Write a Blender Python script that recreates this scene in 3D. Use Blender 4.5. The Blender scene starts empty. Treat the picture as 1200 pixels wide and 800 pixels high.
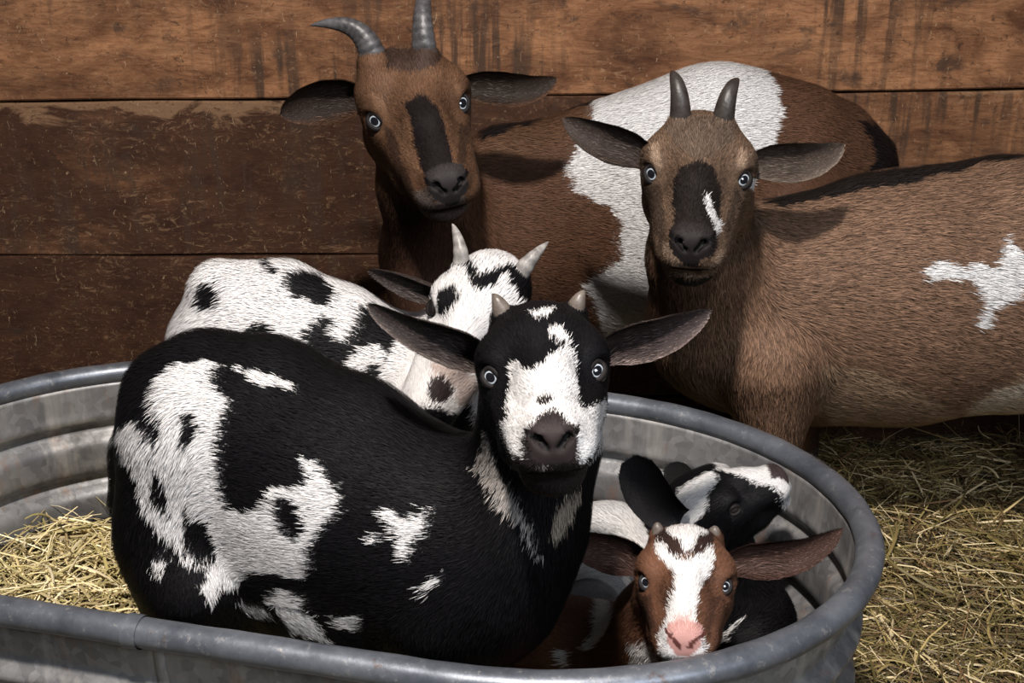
import bpy, math, random
import numpy as np
from mathutils import Vector, Matrix

# ---------------------------------------------------------------- camera, world, light, exposure
sc = bpy.context.scene
C = sc.collection
F_PX, CAM_H, PITCH = 1450.0, 1.2, math.radians(20)
cam_d = bpy.data.cameras.new('camera'); cam = bpy.data.objects.new('camera', cam_d); C.objects.link(cam)
cam_d.sensor_width = 36; cam_d.lens = F_PX / 1200 * 36; cam_d.clip_start = 0.02
cam.location = (0, 0, CAM_H); cam.rotation_euler = (math.pi / 2 - PITCH, 0, 0)
sc.camera = cam
w = bpy.data.worlds.new('barn_air'); sc.world = w; w.use_nodes = True
w.node_tree.nodes['Background'].inputs[0].default_value = (0.72, 0.80, 1.0, 1)
w.node_tree.nodes['Background'].inputs[1].default_value = 0.07
def lamp(name, loc, target, energy, size, color):
    l = bpy.data.lights.new(name, 'AREA'); l.shape = 'DISK'; l.size = size; l.energy = energy; l.color = color
    o = bpy.data.objects.new(name, l); C.objects.link(o); o.location = loc
    o.rotation_euler = (Vector(target) - Vector(loc)).to_track_quat('-Z', 'Y').to_euler(); return o
lamp('barn_lamp', (-0.18, 0.08, 2.42), (0.15, 1.7, 0.6), 78, 0.13, (1.0, 0.93, 0.86))
lamp('added_fill', (0.9, -0.75, 1.85), (0.0, 1.4, 0.5), 27, 0.8, (0.86, 0.92, 1.0))  # unseen soft fill, added to brighten the sides facing the camera
sc.view_settings.view_transform = 'Standard'; sc.view_settings.look = 'None'
sc.view_settings.gamma = 1; sc.view_settings.exposure = 0.0; sc.view_settings.use_curve_mapping = False

# ---------------------------------------------------------------- helpers
cp, sp = math.cos(PITCH), math.sin(PITCH)
CAM = np.array([0, 0, CAM_H]); FWD = np.array([0, cp, -sp]); UPV = np.array([0, sp, cp]); RGT = np.array([1.0, 0, 0])
def P(px, py, Y):
    d = FWD + RGT * (px - 600) / F_PX + UPV * (400 - py) / F_PX
    return CAM + d * (Y / d[1])
def depth(p): return float((np.asarray(p) - CAM) @ FWD)
def proj(p):
    q = p - CAM; z = q @ FWD
    return 600 + F_PX * (q @ RGT) / z, 400 - F_PX * (q @ UPV) / z
def nrm(v):
    v = np.asarray(v, float); return v / (np.linalg.norm(v, axis=-1, keepdims=True) + 1e-12)

def hash3(i, j, k, s):
    n = (i * 374761393 + j * 668265263 + k * 2147483647 + s * 1274126177) & 0xffffffff
    n = ((n ^ (n >> 13)) * 1274126177) & 0xffffffff
    return ((n ^ (n >> 16)) & 0xffff) / 65535.0
def noise(p, seed=0):                      # value noise, 0..1
    p = np.asarray(p, float); i = np.floor(p).astype(np.int64); f = p - i; f = f * f * (3 - 2 * f); r = 0
    for a in (0, 1):
        for b in (0, 1):
            for c in (0, 1):
                wgt = (f[:, 0] if a else 1 - f[:, 0]) * (f[:, 1] if b else 1 - f[:, 1]) * (f[:, 2] if c else 1 - f[:, 2])
                r = r + wgt * hash3(i[:, 0] + a, i[:, 1] + b, i[:, 2] + c, seed)
    return r

def inpoly(x, y, poly):
    r = np.zeros(len(x), bool); n = len(poly)
    for i in range(n):
        x1, y1 = poly[i]; x2, y2 = poly[i - 1]
        if y1 == y2: continue
        c = ((y1 > y) != (y2 > y)) & (x < (x2 - x1) * (y - y1) / (y2 - y1) + x1)
        r ^= c
    return r

# ---------------------------------------------------------------- materials
def mat(name):
    m = bpy.data.materials.new(name); m.use_nodes = True
    nt = m.node_tree; return m, nt, nt.nodes['Principled BSDF']
def N(nt, typ, **kw):
    n = nt.nodes.new(typ)
    for k, v in kw.items(): setattr(n, k, v)
    return n
def ramp(nt, stops, src):
    r = N(nt, 'ShaderNodeValToRGB'); e = r.color_ramp.elements
    while len(e) < len(stops): e.new(0.5)
    for el, (p, c) in zip(e, stops):
        el.position = p; el.color = (c, c, c, 1) if isinstance(c, (int, float)) else (*c, 1)
    nt.links.new(src, r.inputs[0]); return r.outputs[0]
def tex(nt, scale, detail=4, rough=0.55, vec=None, dist=0.0, dim='3D'):
    t = N(nt, 'ShaderNodeTexNoise'); t.inputs['Scale'].default_value = scale; t.inputs['Detail'].default_value = detail
    t.inputs['Roughness'].default_value = rough; t.inputs['Distortion'].default_value = dist
    if vec is not None: nt.links.new(vec, t.inputs['Vector'])
    return t.outputs[0]
def mapping(nt, src, scale, loc=(0, 0, 0)):
    m = N(nt, 'ShaderNodeMapping'); m.inputs['Scale'].default_value = scale; m.inputs['Location'].default_value = loc
    nt.links.new(src, m.inputs['Vector']); return m.outputs[0]
def mix(nt, fac, a, b, mode='MIX'):
    m = N(nt, 'ShaderNodeMix', data_type='RGBA', blend_type=mode)
    for i, v in ((0, fac), (6, a), (7, b)):
        s = m.inputs[i]
        if isinstance(v, bpy.types.NodeSocket): nt.links.new(v, s)
        elif isinstance(v, (int, float)): s.default_value = v if i == 0 else (v, v, v, 1)
        else: s.default_value = (*v, 1)
    return m.outputs[2]
def bump(nt, bsdf, h, strength, dist=0.002):
    b = N(nt, 'ShaderNodeBump'); b.inputs['Strength'].default_value = strength; b.inputs['Distance'].default_value = dist
    nt.links.new(h, b.inputs['Height']); nt.links.new(b.outputs[0], bsdf.inputs['Normal'])

def coat_material():
    m, nt, b = mat('goat_coat')
    a = N(nt, 'ShaderNodeAttribute', attribute_name='col'); nt.links.new(a.outputs['Color'], b.inputs['Base Color'])
    n = N(nt, 'ShaderNodeAttribute', attribute_name='fn'); nt.links.new(n.outputs['Vector'], b.inputs['Normal'])
    b.inputs['Roughness'].default_value = 0.6; b.inputs['Specular IOR Level'].default_value = 0.13
    return m
COAT = coat_material()
def straw_material():
    m, nt, b = mat('straw')
    a = N(nt, 'ShaderNodeAttribute', attribute_name='col'); nt.links.new(mix(nt, 1.0, a.outputs['Color'], (1.0, 0.93, 0.90), 'MULTIPLY'), b.inputs['Base Color'])
    b.inputs['Roughness'].default_value = 0.5; b.inputs['Specular IOR Level'].default_value = 0.35
    return m
STRAW = straw_material()
def plain(name, col, rough, spec=0.5, coat=0.0):
    m, nt, b = mat(name); tc = N(nt, 'ShaderNodeTexCoord')
    v = tex(nt, 180, 3, vec=tc.outputs['Object'])
    c = mix(nt, ramp(nt, [(0.3, 0.0), (0.7, 1.0)], v), [x * 0.82 for x in col], [min(1, x * 1.12) for x in col])
    nt.links.new(c, b.inputs['Base Color']); b.inputs['Roughness'].default_value = rough
    b.inputs['Specular IOR Level'].default_value = spec; b.inputs['Coat Weight'].default_value = coat; b.inputs['Coat Roughness'].default_value = 0.03
    return m
PUPIL = plain('pupil', (0.006, 0.006, 0.008), 0.08, 0.6, 0.6)
IRIS = plain('pale_iris', (0.34, 0.38, 0.42), 0.3, 0.5, 0.6)
IRISRIM = plain('iris_edge', (0.008, 0.006, 0.005), 0.3, 0.4, 0.3)
LID = plain('eyelid_skin', (0.008, 0.006, 0.006), 0.65, 0.2)
HOOF = plain('hoof_horn', (0.035, 0.028, 0.022), 0.5)
def horn_material(name, c1, c2):
    m, nt, b = mat(name); tc = N(nt, 'ShaderNodeTexCoord')
    v = tex(nt, 60, 5, 0.7, vec=tc.outputs['Object'])
    c = mix(nt, ramp(nt, [(0.35, 0.0), (0.68, 1.0)], v), c1, c2)
    a = N(nt, 'ShaderNodeAttribute', attribute_name='ridge')
    c = mix(nt, a.outputs['Fac'], mix(nt, 1.0, c, (0.5, 0.5, 0.5), 'MULTIPLY'), c)
    nt.links.new(c, b.inputs['Base Color']); b.inputs['Roughness'].default_value = 0.42; b.inputs['Specular IOR Level'].default_value = 0.5
    bump(nt, b, tex(nt, 250, 3, 0.6, vec=tc.outputs['Object']), 0.4, 0.001)
    return m
HORN_DARK = horn_material('dark_grey_horn', (0.035, 0.032, 0.034), (0.11, 0.105, 0.11))
HORN_BROWN = horn_material('dark_brown_horn', (0.022, 0.017, 0.015), (0.055, 0.045, 0.04))
HORN_PALE = horn_material('pale_grey_horn', (0.16, 0.14, 0.13), (0.42, 0.40, 0.38))
HORN_KID = horn_material('grey_brown_horn_bud', (0.07, 0.055, 0.045), (0.17, 0.14, 0.12))

def galvanized(name, warm):
    m, nt, b = mat(name); tc = N(nt, 'ShaderNodeTexCoord'); o = tc.outputs['Object']
    big = tex(nt, 5, 5, 0.6, o); spang = N(nt, 'ShaderNodeTexVoronoi'); spang.inputs['Scale'].default_value = 90; nt.links.new(o, spang.inputs['Vector'])
    c = mix(nt, ramp(nt, [(0.36, 0.0), (0.66, 1.0)], big), (0.135, 0.135, 0.142), (0.29, 0.285, 0.28))
    sg = N(nt, 'ShaderNodeSeparateColor'); nt.links.new(spang.outputs['Color'], sg.inputs[0])
    c = mix(nt, 0.22, c, sg.outputs[0], 'OVERLAY')
    streak = tex(nt, 1.0, 5, 0.65, mapping(nt, o, (26, 26, 3)))
    c = mix(nt, ramp(nt, [(0.5, 0.0), (0.68, 0.75)], streak), c, (0.40, 0.38, 0.355))
    grime = tex(nt, 14, 6, 0.7, mapping(nt, o, (1, 1, 1), (3, 1, 7)))
    c = mix(nt, ramp(nt, [(0.54, 0.0), (0.75, 0.85)], grime), c, (0.07, 0.062, 0.055))
    if warm:
        rust = tex(nt, 1.0, 6, 0.72, mapping(nt, o, (22, 22, 7), (9, 2, 4)))
        c = mix(nt, ramp(nt, [(0.55, 0.0), (0.72, 0.8)], rust), c, (0.26, 0.13, 0.075))
    nt.links.new(c, b.inputs['Base Color'])
    b.inputs['Metallic'].default_value = 0.45
    r = ramp(nt, [(0.3, 0.38), (0.7, 0.62)], grime); nt.links.new(r, b.inputs['Roughness'])
    bump(nt, b, tex(nt, 60, 4, 0.6, o), 0.25, 0.002)
    return m
TUBM = galvanized('weathered_galvanized_steel', True)
def rim_material():
    m, nt, b = mat('dull_steel_rim'); tc = N(nt, 'ShaderNodeTexCoord'); o = tc.outputs['Object']
    c = mix(nt, ramp(nt, [(0.35, 0.0), (0.7, 1.0)], tex(nt, 16, 6, 0.65, o)), (0.085, 0.095, 0.115), (0.20, 0.215, 0.245))
    sc_ = tex(nt, 90, 5, 0.75, o)
    c = mix(nt, ramp(nt, [(0.58, 0.0), (0.72, 0.8)], sc_), c, (0.34, 0.32, 0.30))
    c = mix(nt, ramp(nt, [(0.62, 0.0), (0.72, 0.8)], tex(nt, 35, 6, 0.7, mapping(nt, o, (1, 1, 1), (5, 5, 5)))), c, (0.10, 0.055, 0.035))
    nt.links.new(c, b.inputs['Base Color']); b.inputs['Metallic'].default_value = 0.55
    nt.links.new(ramp(nt, [(0.3, 0.30), (0.7, 0.5)], sc_), b.inputs['Roughness'])
    bump(nt, b, sc_, 0.2, 0.001); return m
RIMM = rim_material()

def wood_material():
    m, nt, b = mat('old_barn_boards'); tc = N(nt, 'ShaderNodeTexCoord'); o = tc.outputs['Object']
    bd = N(nt, 'ShaderNodeAttribute', attribute_name='board')            # r: dark stain amount, g: random shift
    sp_ = N(nt, 'ShaderNodeSeparateColor'); nt.links.new(bd.outputs['Color'], sp_.inputs[0])
    cb = N(nt, 'ShaderNodeCombineXYZ'); nt.links.new(sp_.outputs[1], cb.inputs[2])
    vm = N(nt, 'ShaderNodeVectorMath', operation='MULTIPLY_ADD'); nt.links.new(cb.outputs[0], vm.inputs[0]); vm.inputs[1].default_value = (0, 0, 17); nt.links.new(o, vm.inputs[2])
    v = vm.outputs[0]
    grain = tex(nt, 1.0, 9, 0.72, mapping(nt, v, (14, 20, 80)), 2.0)
    coarse = tex(nt, 1.0, 6, 0.62, mapping(nt, v, (5, 3, 11)), 1.5)
    c = mix(nt, ramp(nt, [(0.30, 0.0), (0.62, 1.0)], coarse), (0.120, 0.050, 0.024), (0.37, 0.180, 0.088))
    c = mix(nt, ramp(nt, [(0.34, 1.0), (0.60, 0.0)], grain), c, mix(nt, 1.0, c, (0.52, 0.46, 0.42), 'MULTIPLY'))
    # brown stain that was brushed over the lower boards
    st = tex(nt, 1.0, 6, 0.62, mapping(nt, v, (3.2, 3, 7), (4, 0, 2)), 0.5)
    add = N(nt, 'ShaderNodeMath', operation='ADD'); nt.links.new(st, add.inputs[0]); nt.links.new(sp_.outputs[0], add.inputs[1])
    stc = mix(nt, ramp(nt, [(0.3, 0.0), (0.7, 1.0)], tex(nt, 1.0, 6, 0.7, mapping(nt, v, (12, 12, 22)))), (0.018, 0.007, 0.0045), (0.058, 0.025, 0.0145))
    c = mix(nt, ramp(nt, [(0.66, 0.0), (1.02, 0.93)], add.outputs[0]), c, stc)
    # drips running down the boards
    drip = tex(nt, 1.0, 4, 0.6, mapping(nt, v, (34, 4, 2.6), (2, 0, 0)), 0.3)
    where = tex(nt, 2.0, 2, 0.5, mapping(nt, v, (1, 1, 2.0), (7, 0, 1)))
    dd = N(nt, 'ShaderNodeMath', operation='MULTIPLY'); nt.links.new(ramp(nt, [(0.50, 0.0), (0.60, 0.9)], drip), dd.inputs[0]); nt.links.new(ramp(nt, [(0.42, 0.0), (0.62, 1.0)], where), dd.inputs[1])
    c = mix(nt, dd.outputs[0], c, (0.052, 0.030, 0.020))
    kn = tex(nt, 9, 4, 0.6, mapping(nt, v, (1, 1, 1.4), (1, 3, 2)), 0.5)
    c = mix(nt, ramp(nt, [(0.61, 0.0), (0.70, 0.8)], kn), c, (0.045, 0.028, 0.020))
    # bare wood where the upper board edges are worn
    wn = tex(nt, 1.0, 6, 0.65, mapping(nt, v, (7, 7, 16), (2, 9, 4)), 1.0)
    wa = N(nt, 'ShaderNodeMath', operation='MULTIPLY_ADD'); nt.links.new(sp_.outputs[2], wa.inputs[0]); wa.inputs[1].default_value = 0.42; nt.links.new(wn, wa.inputs[2])
    c = mix(nt, ramp(nt, [(0.76, 0.0), (0.84, 0.7)], wa.outputs[0]), c, (0.25, 0.145, 0.080))
    # pale scuffs
    scf = tex(nt, 1.0, 8, 0.85, mapping(nt, v, (26, 20, 62), (3, 2, 8)), 2.0)
    pm = N(nt, 'ShaderNodeMath', operation='MULTIPLY'); nt.links.new(ramp(nt, [(0.54, 0.0), (0.64, 0.8)], scf), pm.inputs[0])
    nt.links.new(ramp(nt, [(0.40, 0.1), (0.62, 1.0)], tex(nt, 1.0, 3, 0.6, mapping(nt, v, (4, 4, 8), (6, 1, 0)))), pm.inputs[1])
    c = mix(nt, pm.outputs[0], c, (0.32, 0.19, 0.105))
    spk = tex(nt, 1.0, 5, 0.8, mapping(nt, v, (60, 40, 85), (1, 5, 3)), 1.0)
    c = mix(nt, ramp(nt, [(0.56, 0.0), (0.66, 0.75)], spk), c, (0.030, 0.017, 0.011))
    sp2 = tex(nt, 1.0, 3, 0.7, mapping(nt, v, (70, 40, 40), (9, 5, 3)), 2.5)
    c = mix(nt, ramp(nt, [(0.64, 0.0), (0.70, 0.6)], sp2), c, (0.40, 0.27, 0.16))
    nt.links.new(c, b.inputs['Base Color']); b.inputs['Roughness'].default_value = 0.68; b.inputs['Specular IOR Level'].default_value = 0.15
    hh = mix(nt, 0.5, grain, scf)
    bump(nt, b, hh, 0.55, 0.004); return m
WOOD = wood_material()
def floor_material():
    m, nt, b = mat('trodden_bedding'); tc = N(nt, 'ShaderNodeTexCoord'); o = tc.outputs['Object']
    c = mix(nt, ramp(nt, [(0.3, 0.0), (0.7, 1.0)], tex(nt, 40, 8, 0.75, o)), (0.035, 0.027, 0.012), (0.15, 0.12, 0.055))
    nt.links.new(c, b.inputs['Base Color']); b.inputs['Roughness'].default_value = 0.9
    bump(nt, b, tex(nt, 120, 5, 0.7, o), 0.8, 0.006); return m
FLOORM = floor_material()

# ---------------------------------------------------------------- mesh output
def make_mesh(name, V, quads=None, tris=None, material=None, parent=None, col=None, fn=None, smooth=True, base=None, extra=None):
    V = np.asarray(V, np.float32)
    off = np.zeros(3, np.float32) if base is None else np.asarray(base, np.float32)
    me = bpy.data.meshes.new(name); nq = 0 if quads is None else len(quads); nt_ = 0 if tris is None else len(tris)
    me.vertices.add(len(V)); me.vertices.foreach_set('co', (V - off).ravel())
    idx = np.concatenate([x.ravel() for x in (quads, tris) if x is not None and len(x)]).astype(np.int32)
    me.loops.add(len(idx)); me.loops.foreach_set('vertex_index', idx)
    starts = np.concatenate([np.arange(nq) * 4, nq * 4 + np.arange(nt_) * 3]).astype(np.int32)
    me.polygons.add(nq + nt_); me.polygons.foreach_set('loop_start', starts)
    me.polygons.foreach_set('use_smooth', np.full(nq + nt_, smooth))
    me.update(calc_edges=True)
    if col is not None:
        a = me.attributes.new('col', 'FLOAT_COLOR', 'POINT'); c4 = np.ones((len(V), 4), np.float32); c4[:, :3] = col; a.data.foreach_set('color', c4.ravel())
    if fn is not None:
        a = me.attributes.new('fn', 'FLOAT_VECTOR', 'POINT'); a.data.foreach_set('vector', np.asarray(fn, np.float32).ravel())
    for k, v in (extra or {}).items():
        a = me.attributes.new(k, 'FLOAT', 'POINT'); a.data.foreach_set('value', np.asarray(v, np.float32))
    if material is not None:
        for m in (material if isinstance(material, (list, tuple)) else [material]): me.materials.append(m)
    o = bpy.data.objects.new(name, me); C.objects.link(o); o.parent = parent
    if base is not None and parent is None: o.location = off
    return o
def structure(o): o['kind'] = 'structure'; return o
def tag(o, label, cat, group=None, kind=None):
    o['label'] = label; o['category'] = cat
    if group: o['group'] = group
    if kind: o['kind'] = kind
    return o
def vnormals(V, Q):
    n = np.zeros_like(V); a, b, c, d = (V[Q[:, i]] for i in range(4)); fn = np.cross(c - a, d - b)
    for i in range(4): np.add.at(n, Q[:, i], fn)
    return nrm(n)

# ---------------------------------------------------------------- implicit surface -> quads (surface nets on an uneven grid)
def surface_nets(xs, ys, zs, D):
    s = D < 0
    sh = tuple(n - 1 for n in D.shape)
    cnt = np.zeros(sh, np.int16)
    for a in (0, 1):
        for b in (0, 1):
            for c in (0, 1): cnt += s[a:sh[0] + a, b:sh[1] + b, c:sh[2] + c]
    act = (cnt > 0) & (cnt < 8)
    I = np.argwhere(act); ids = -np.ones(sh, np.int64); ids[act] = np.arange(len(I))
    acc = np.zeros((len(I), 3)); num = np.zeros(len(I)); G = (xs, ys, zs)
    cor = {}
    for a in (0, 1):
        for b in (0, 1):
            for c in (0, 1):
                cor[a, b, c] = (D[I[:, 0] + a, I[:, 1] + b, I[:, 2] + c], np.stack([xs[I[:, 0] + a], ys[I[:, 1] + b], zs[I[:, 2] + c]], 1))
    for k0 in cor:
        for ax in range(3):
            if k0[ax]: continue
            k1 = list(k0); k1[ax] = 1; k1 = tuple(k1)
            d0, p0 = cor[k0]; d1, p1 = cor[k1]; mk = (d0 < 0) != (d1 < 0)
            t = np.where(mk, d0 / np.where(mk, d0 - d1, 1), 0)[:, None]
            acc += np.where(mk[:, None], p0 + (p1 - p0) * t, 0); num += mk
    V = acc / num[:, None]
    quads = []
    for ax in range(3):
        u, v = [(1, 2), (2, 0), (0, 1)][ax]
        sl0 = [slice(None)] * 3; sl1 = [slice(None)] * 3; sl0[ax] = slice(0, -1); sl1[ax] = slice(1, None)
        ch = s[tuple(sl0)] != s[tuple(sl1)]
        E = np.argwhere(ch)
        ok = (E[:, u] > 0) & (E[:, v] > 0) & (E[:, u] < sh[u]) & (E[:, v] < sh[v]); E = E[ok]
        def at(du, dv):
            e = E.copy(); e[:, u] += du; e[:, v] += dv; return ids[e[:, 0], e[:, 1], e[:, 2]]
        q = np.stack([at(-1, -1), at(0, -1), at(0, 0), at(-1, 0)], 1)
        inside0 = s[E[:, 0], E[:, 1], E[:, 2]]
        q[~inside0] = q[~inside0][:, ::-1]
        quads.append(q)
    return V, np.concatenate(quads)

class Prim: pass
def cone(a, b, r1, r2, k=0.03, flow=None, fur=0.012, flat=1.0, fdir=None, sub=False):
    a, b = np.asarray(a, float), np.asarray(b, float); p = Prim(); ba = b - a; L2 = ba @ ba + 1e-9
    R = max(r1, r2) * max(1, flat)
    fd = None if fdir is None else nrm(np.asarray(fdir, float))
    def dist(Q):
        q = Q - a; t = np.clip(q @ ba / L2, 0, 1); e = q - t[..., None] * ba
        if fd is not None: e = e + ((e @ fd) * (1 / flat - 1))[..., None] * fd
        return np.sqrt((e * e).sum(-1)) - (r1 + (r2 - r1) * t)
    p.dist = dist; p.lo = np.minimum(a, b) - R; p.hi = np.maximum(a, b) + R; p.k = k
    p.flow = nrm(ba) if flow is None else nrm(flow); p.fur = fur; p.sub = sub; return p
def ell(c, rad, M, k=0.02, flow=(0, 0, -1), fur=0.006, sub=False):
    c = np.asarray(c, float); rad = np.asarray(rad, float); M = np.asarray(M, float); p = Prim()   # columns of M = axes
    def dist(Q):
        q = (Q - c) @ M; k0 = np.sqrt(((q / rad) ** 2).sum(-1)); k1 = np.sqrt(((q / rad ** 2) ** 2).sum(-1)) + 1e-9
        return k0 * (k0 - 1) / k1
    R = rad.max(); p.dist = dist; p.lo = c - R; p.hi = c + R; p.k = k; p.flow = nrm(flow); p.fur = fur; p.sub = sub; return p

def axis_grid(lo, hi, flo, fhi, coarse, fine):
    xs = [lo]
    while xs[-1] < hi:
        x = xs[-1]; d = max(flo - x, x - fhi, 0)
        xs.append(x + min(coarse, fine + d * 0.18))
    return np.array(xs)
def build_sdf(prims, head_c, head_r, coarse, fine):
    lo = np.min([p.lo for p in prims if not p.sub], 0) - 0.02; hi = np.max([p.hi for p in prims if not p.sub], 0) + 0.02
    ax = [axis_grid(lo[i], hi[i], head_c[i] - head_r, head_c[i] + head_r, coarse, fine) for i in range(3)]
    D = np.full(tuple(len(a) for a in ax), 0.08)
    for p in prims:
        mg = p.k + 0.012; sl = []
        for i in range(3):
            j0, j1 = np.searchsorted(ax[i], p.lo[i] - mg), np.searchsorted(ax[i], p.hi[i] + mg); sl.append(slice(j0, j1))
        g = np.stack(np.meshgrid(*(ax[i][sl[i]] for i in range(3)), indexing='ij'), -1)
        if g.size == 0: continue
        d = p.dist(g); o = D[tuple(sl)]; k = p.k
        if p.sub:
            h = np.clip(0.5 - 0.5 * (o + d) / k, 0, 1); D[tuple(sl)] = o + (-d - o) * h + k * h * (1 - h)
        else:
            h = np.clip(0.5 + 0.5 * (o - d) / k, 0, 1); D[tuple(sl)] = o + (d - o) * h - k * h * (1 - h)
    V, Q = surface_nets(*ax, D)
    return V, Q
def prim_fields(prims, V):
    W = np.zeros(len(V)); Fl = np.zeros((len(V), 3)); L = np.zeros(len(V))
    for p in prims:
        if p.sub: continue
        d = np.maximum(p.dist(V), 0); wg = np.exp(-d / 0.010); W += wg; Fl += wg[:, None] * p.flow; L += wg * p.fur
    return nrm(Fl), L / (W + 1e-12)

# ---------------------------------------------------------------- fur: fine tapered hairs grown on a surface
def grow_fur(V, Q, NV, flow, length, colour_fn, density, rng, width=0.0011, lift=0.32, messy=0.22, tips=0.25, keep=None):
    A = V[Q[:, 0]]; B = V[Q[:, 1]]; Cc = V[Q[:, 2]]; Dd = V[Q[:, 3]]
    area = 0.5 * np.linalg.norm(np.cross(Cc - A, Dd - B), axis=1)
    n = NV[Q].mean(1); cen = (A + Cc) / 2; tocam = nrm(CAM - cen)
    fc = (n * tocam).sum(1); wgt = np.where(fc > -0.25, 1.0, 0.22)
    ln = length[Q].mean(1); wgt = wgt * np.clip(0.008 / np.maximum(ln, 0.003), 0.55, 2.0) * (ln > 0.0012)
    ex = area * wgt * density; cnt = np.floor(ex + rng.random(len(ex))).astype(int)
    f = np.repeat(np.arange(len(Q)), cnt); m = len(f)
    u, v = rng.random(m)[:, None], rng.random(m)[:, None]
    def bil(X): return (X[Q[f, 0]] * (1 - u) + X[Q[f, 1]] * u) * (1 - v) + (X[Q[f, 3]] * (1 - u) + X[Q[f, 2]] * u) * v
    p = bil(V); nn = nrm(bil(NV)); fl = bil(flow); L = bil(length[:, None])[:, 0] * rng.uniform(0.6, 1.25, m)
    if keep is not None:
        kk = keep(p); p, nn, fl, L = p[kk], nn[kk], fl[kk], L[kk]; m = len(p)
    clump = np.stack([noise(p * 70, 1), noise(p * 70, 2), noise(p * 70, 3)], 1) - 0.5
    fl = fl + clump * messy * 1.7 + rng.normal(size=(m, 3)) * messy * 0.45
    fl = nrm(fl - (fl * nn).sum(1)[:, None] * nn)
    d1 = nrm(fl + nn * (lift + 0.25)); d2 = nrm(fl + nn * (lift * 0.35))
    side = nrm(np.cross(nn, fl)) * (width * rng.uniform(0.6, 1.1, m) * (0.55 + 0.45 * np.clip(L / 0.012, 0.3, 1.4)))[:, None] * 0.5
    root = p - nn * 0.0008; mid = p + d1 * (L * 0.45)[:, None]; tip = mid + d2 * (L * 0.55)[:, None]
    HV = np.stack([root - side, root + side, mid - side * 0.8, mid + side * 0.8, tip], 1).reshape(-1, 3)
    b = np.arange(m) * 5
    hq = np.stack([b, b + 1, b + 3, b + 2], 1); ht = np.stack([b + 2, b + 3, b + 4], 1)
    col = colour_fn(p, fl, rng)
    br = rng.normal(1.0, tips * 0.6, m)[:, None].clip(0.55, 1.7)
    cr = col * br
    hc = np.stack([cr * 0.85, cr * 0.85, cr, cr, cr * (1 + tips)], 1).reshape(-1, 3).clip(0, 0.95)
    sn = nrm(nn + fl * 0.18 + rng.normal(size=(m, 3)) * 0.13)
    hn = np.repeat(sn, 5, axis=0)
    return HV, hq, ht, hc, hn

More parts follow.
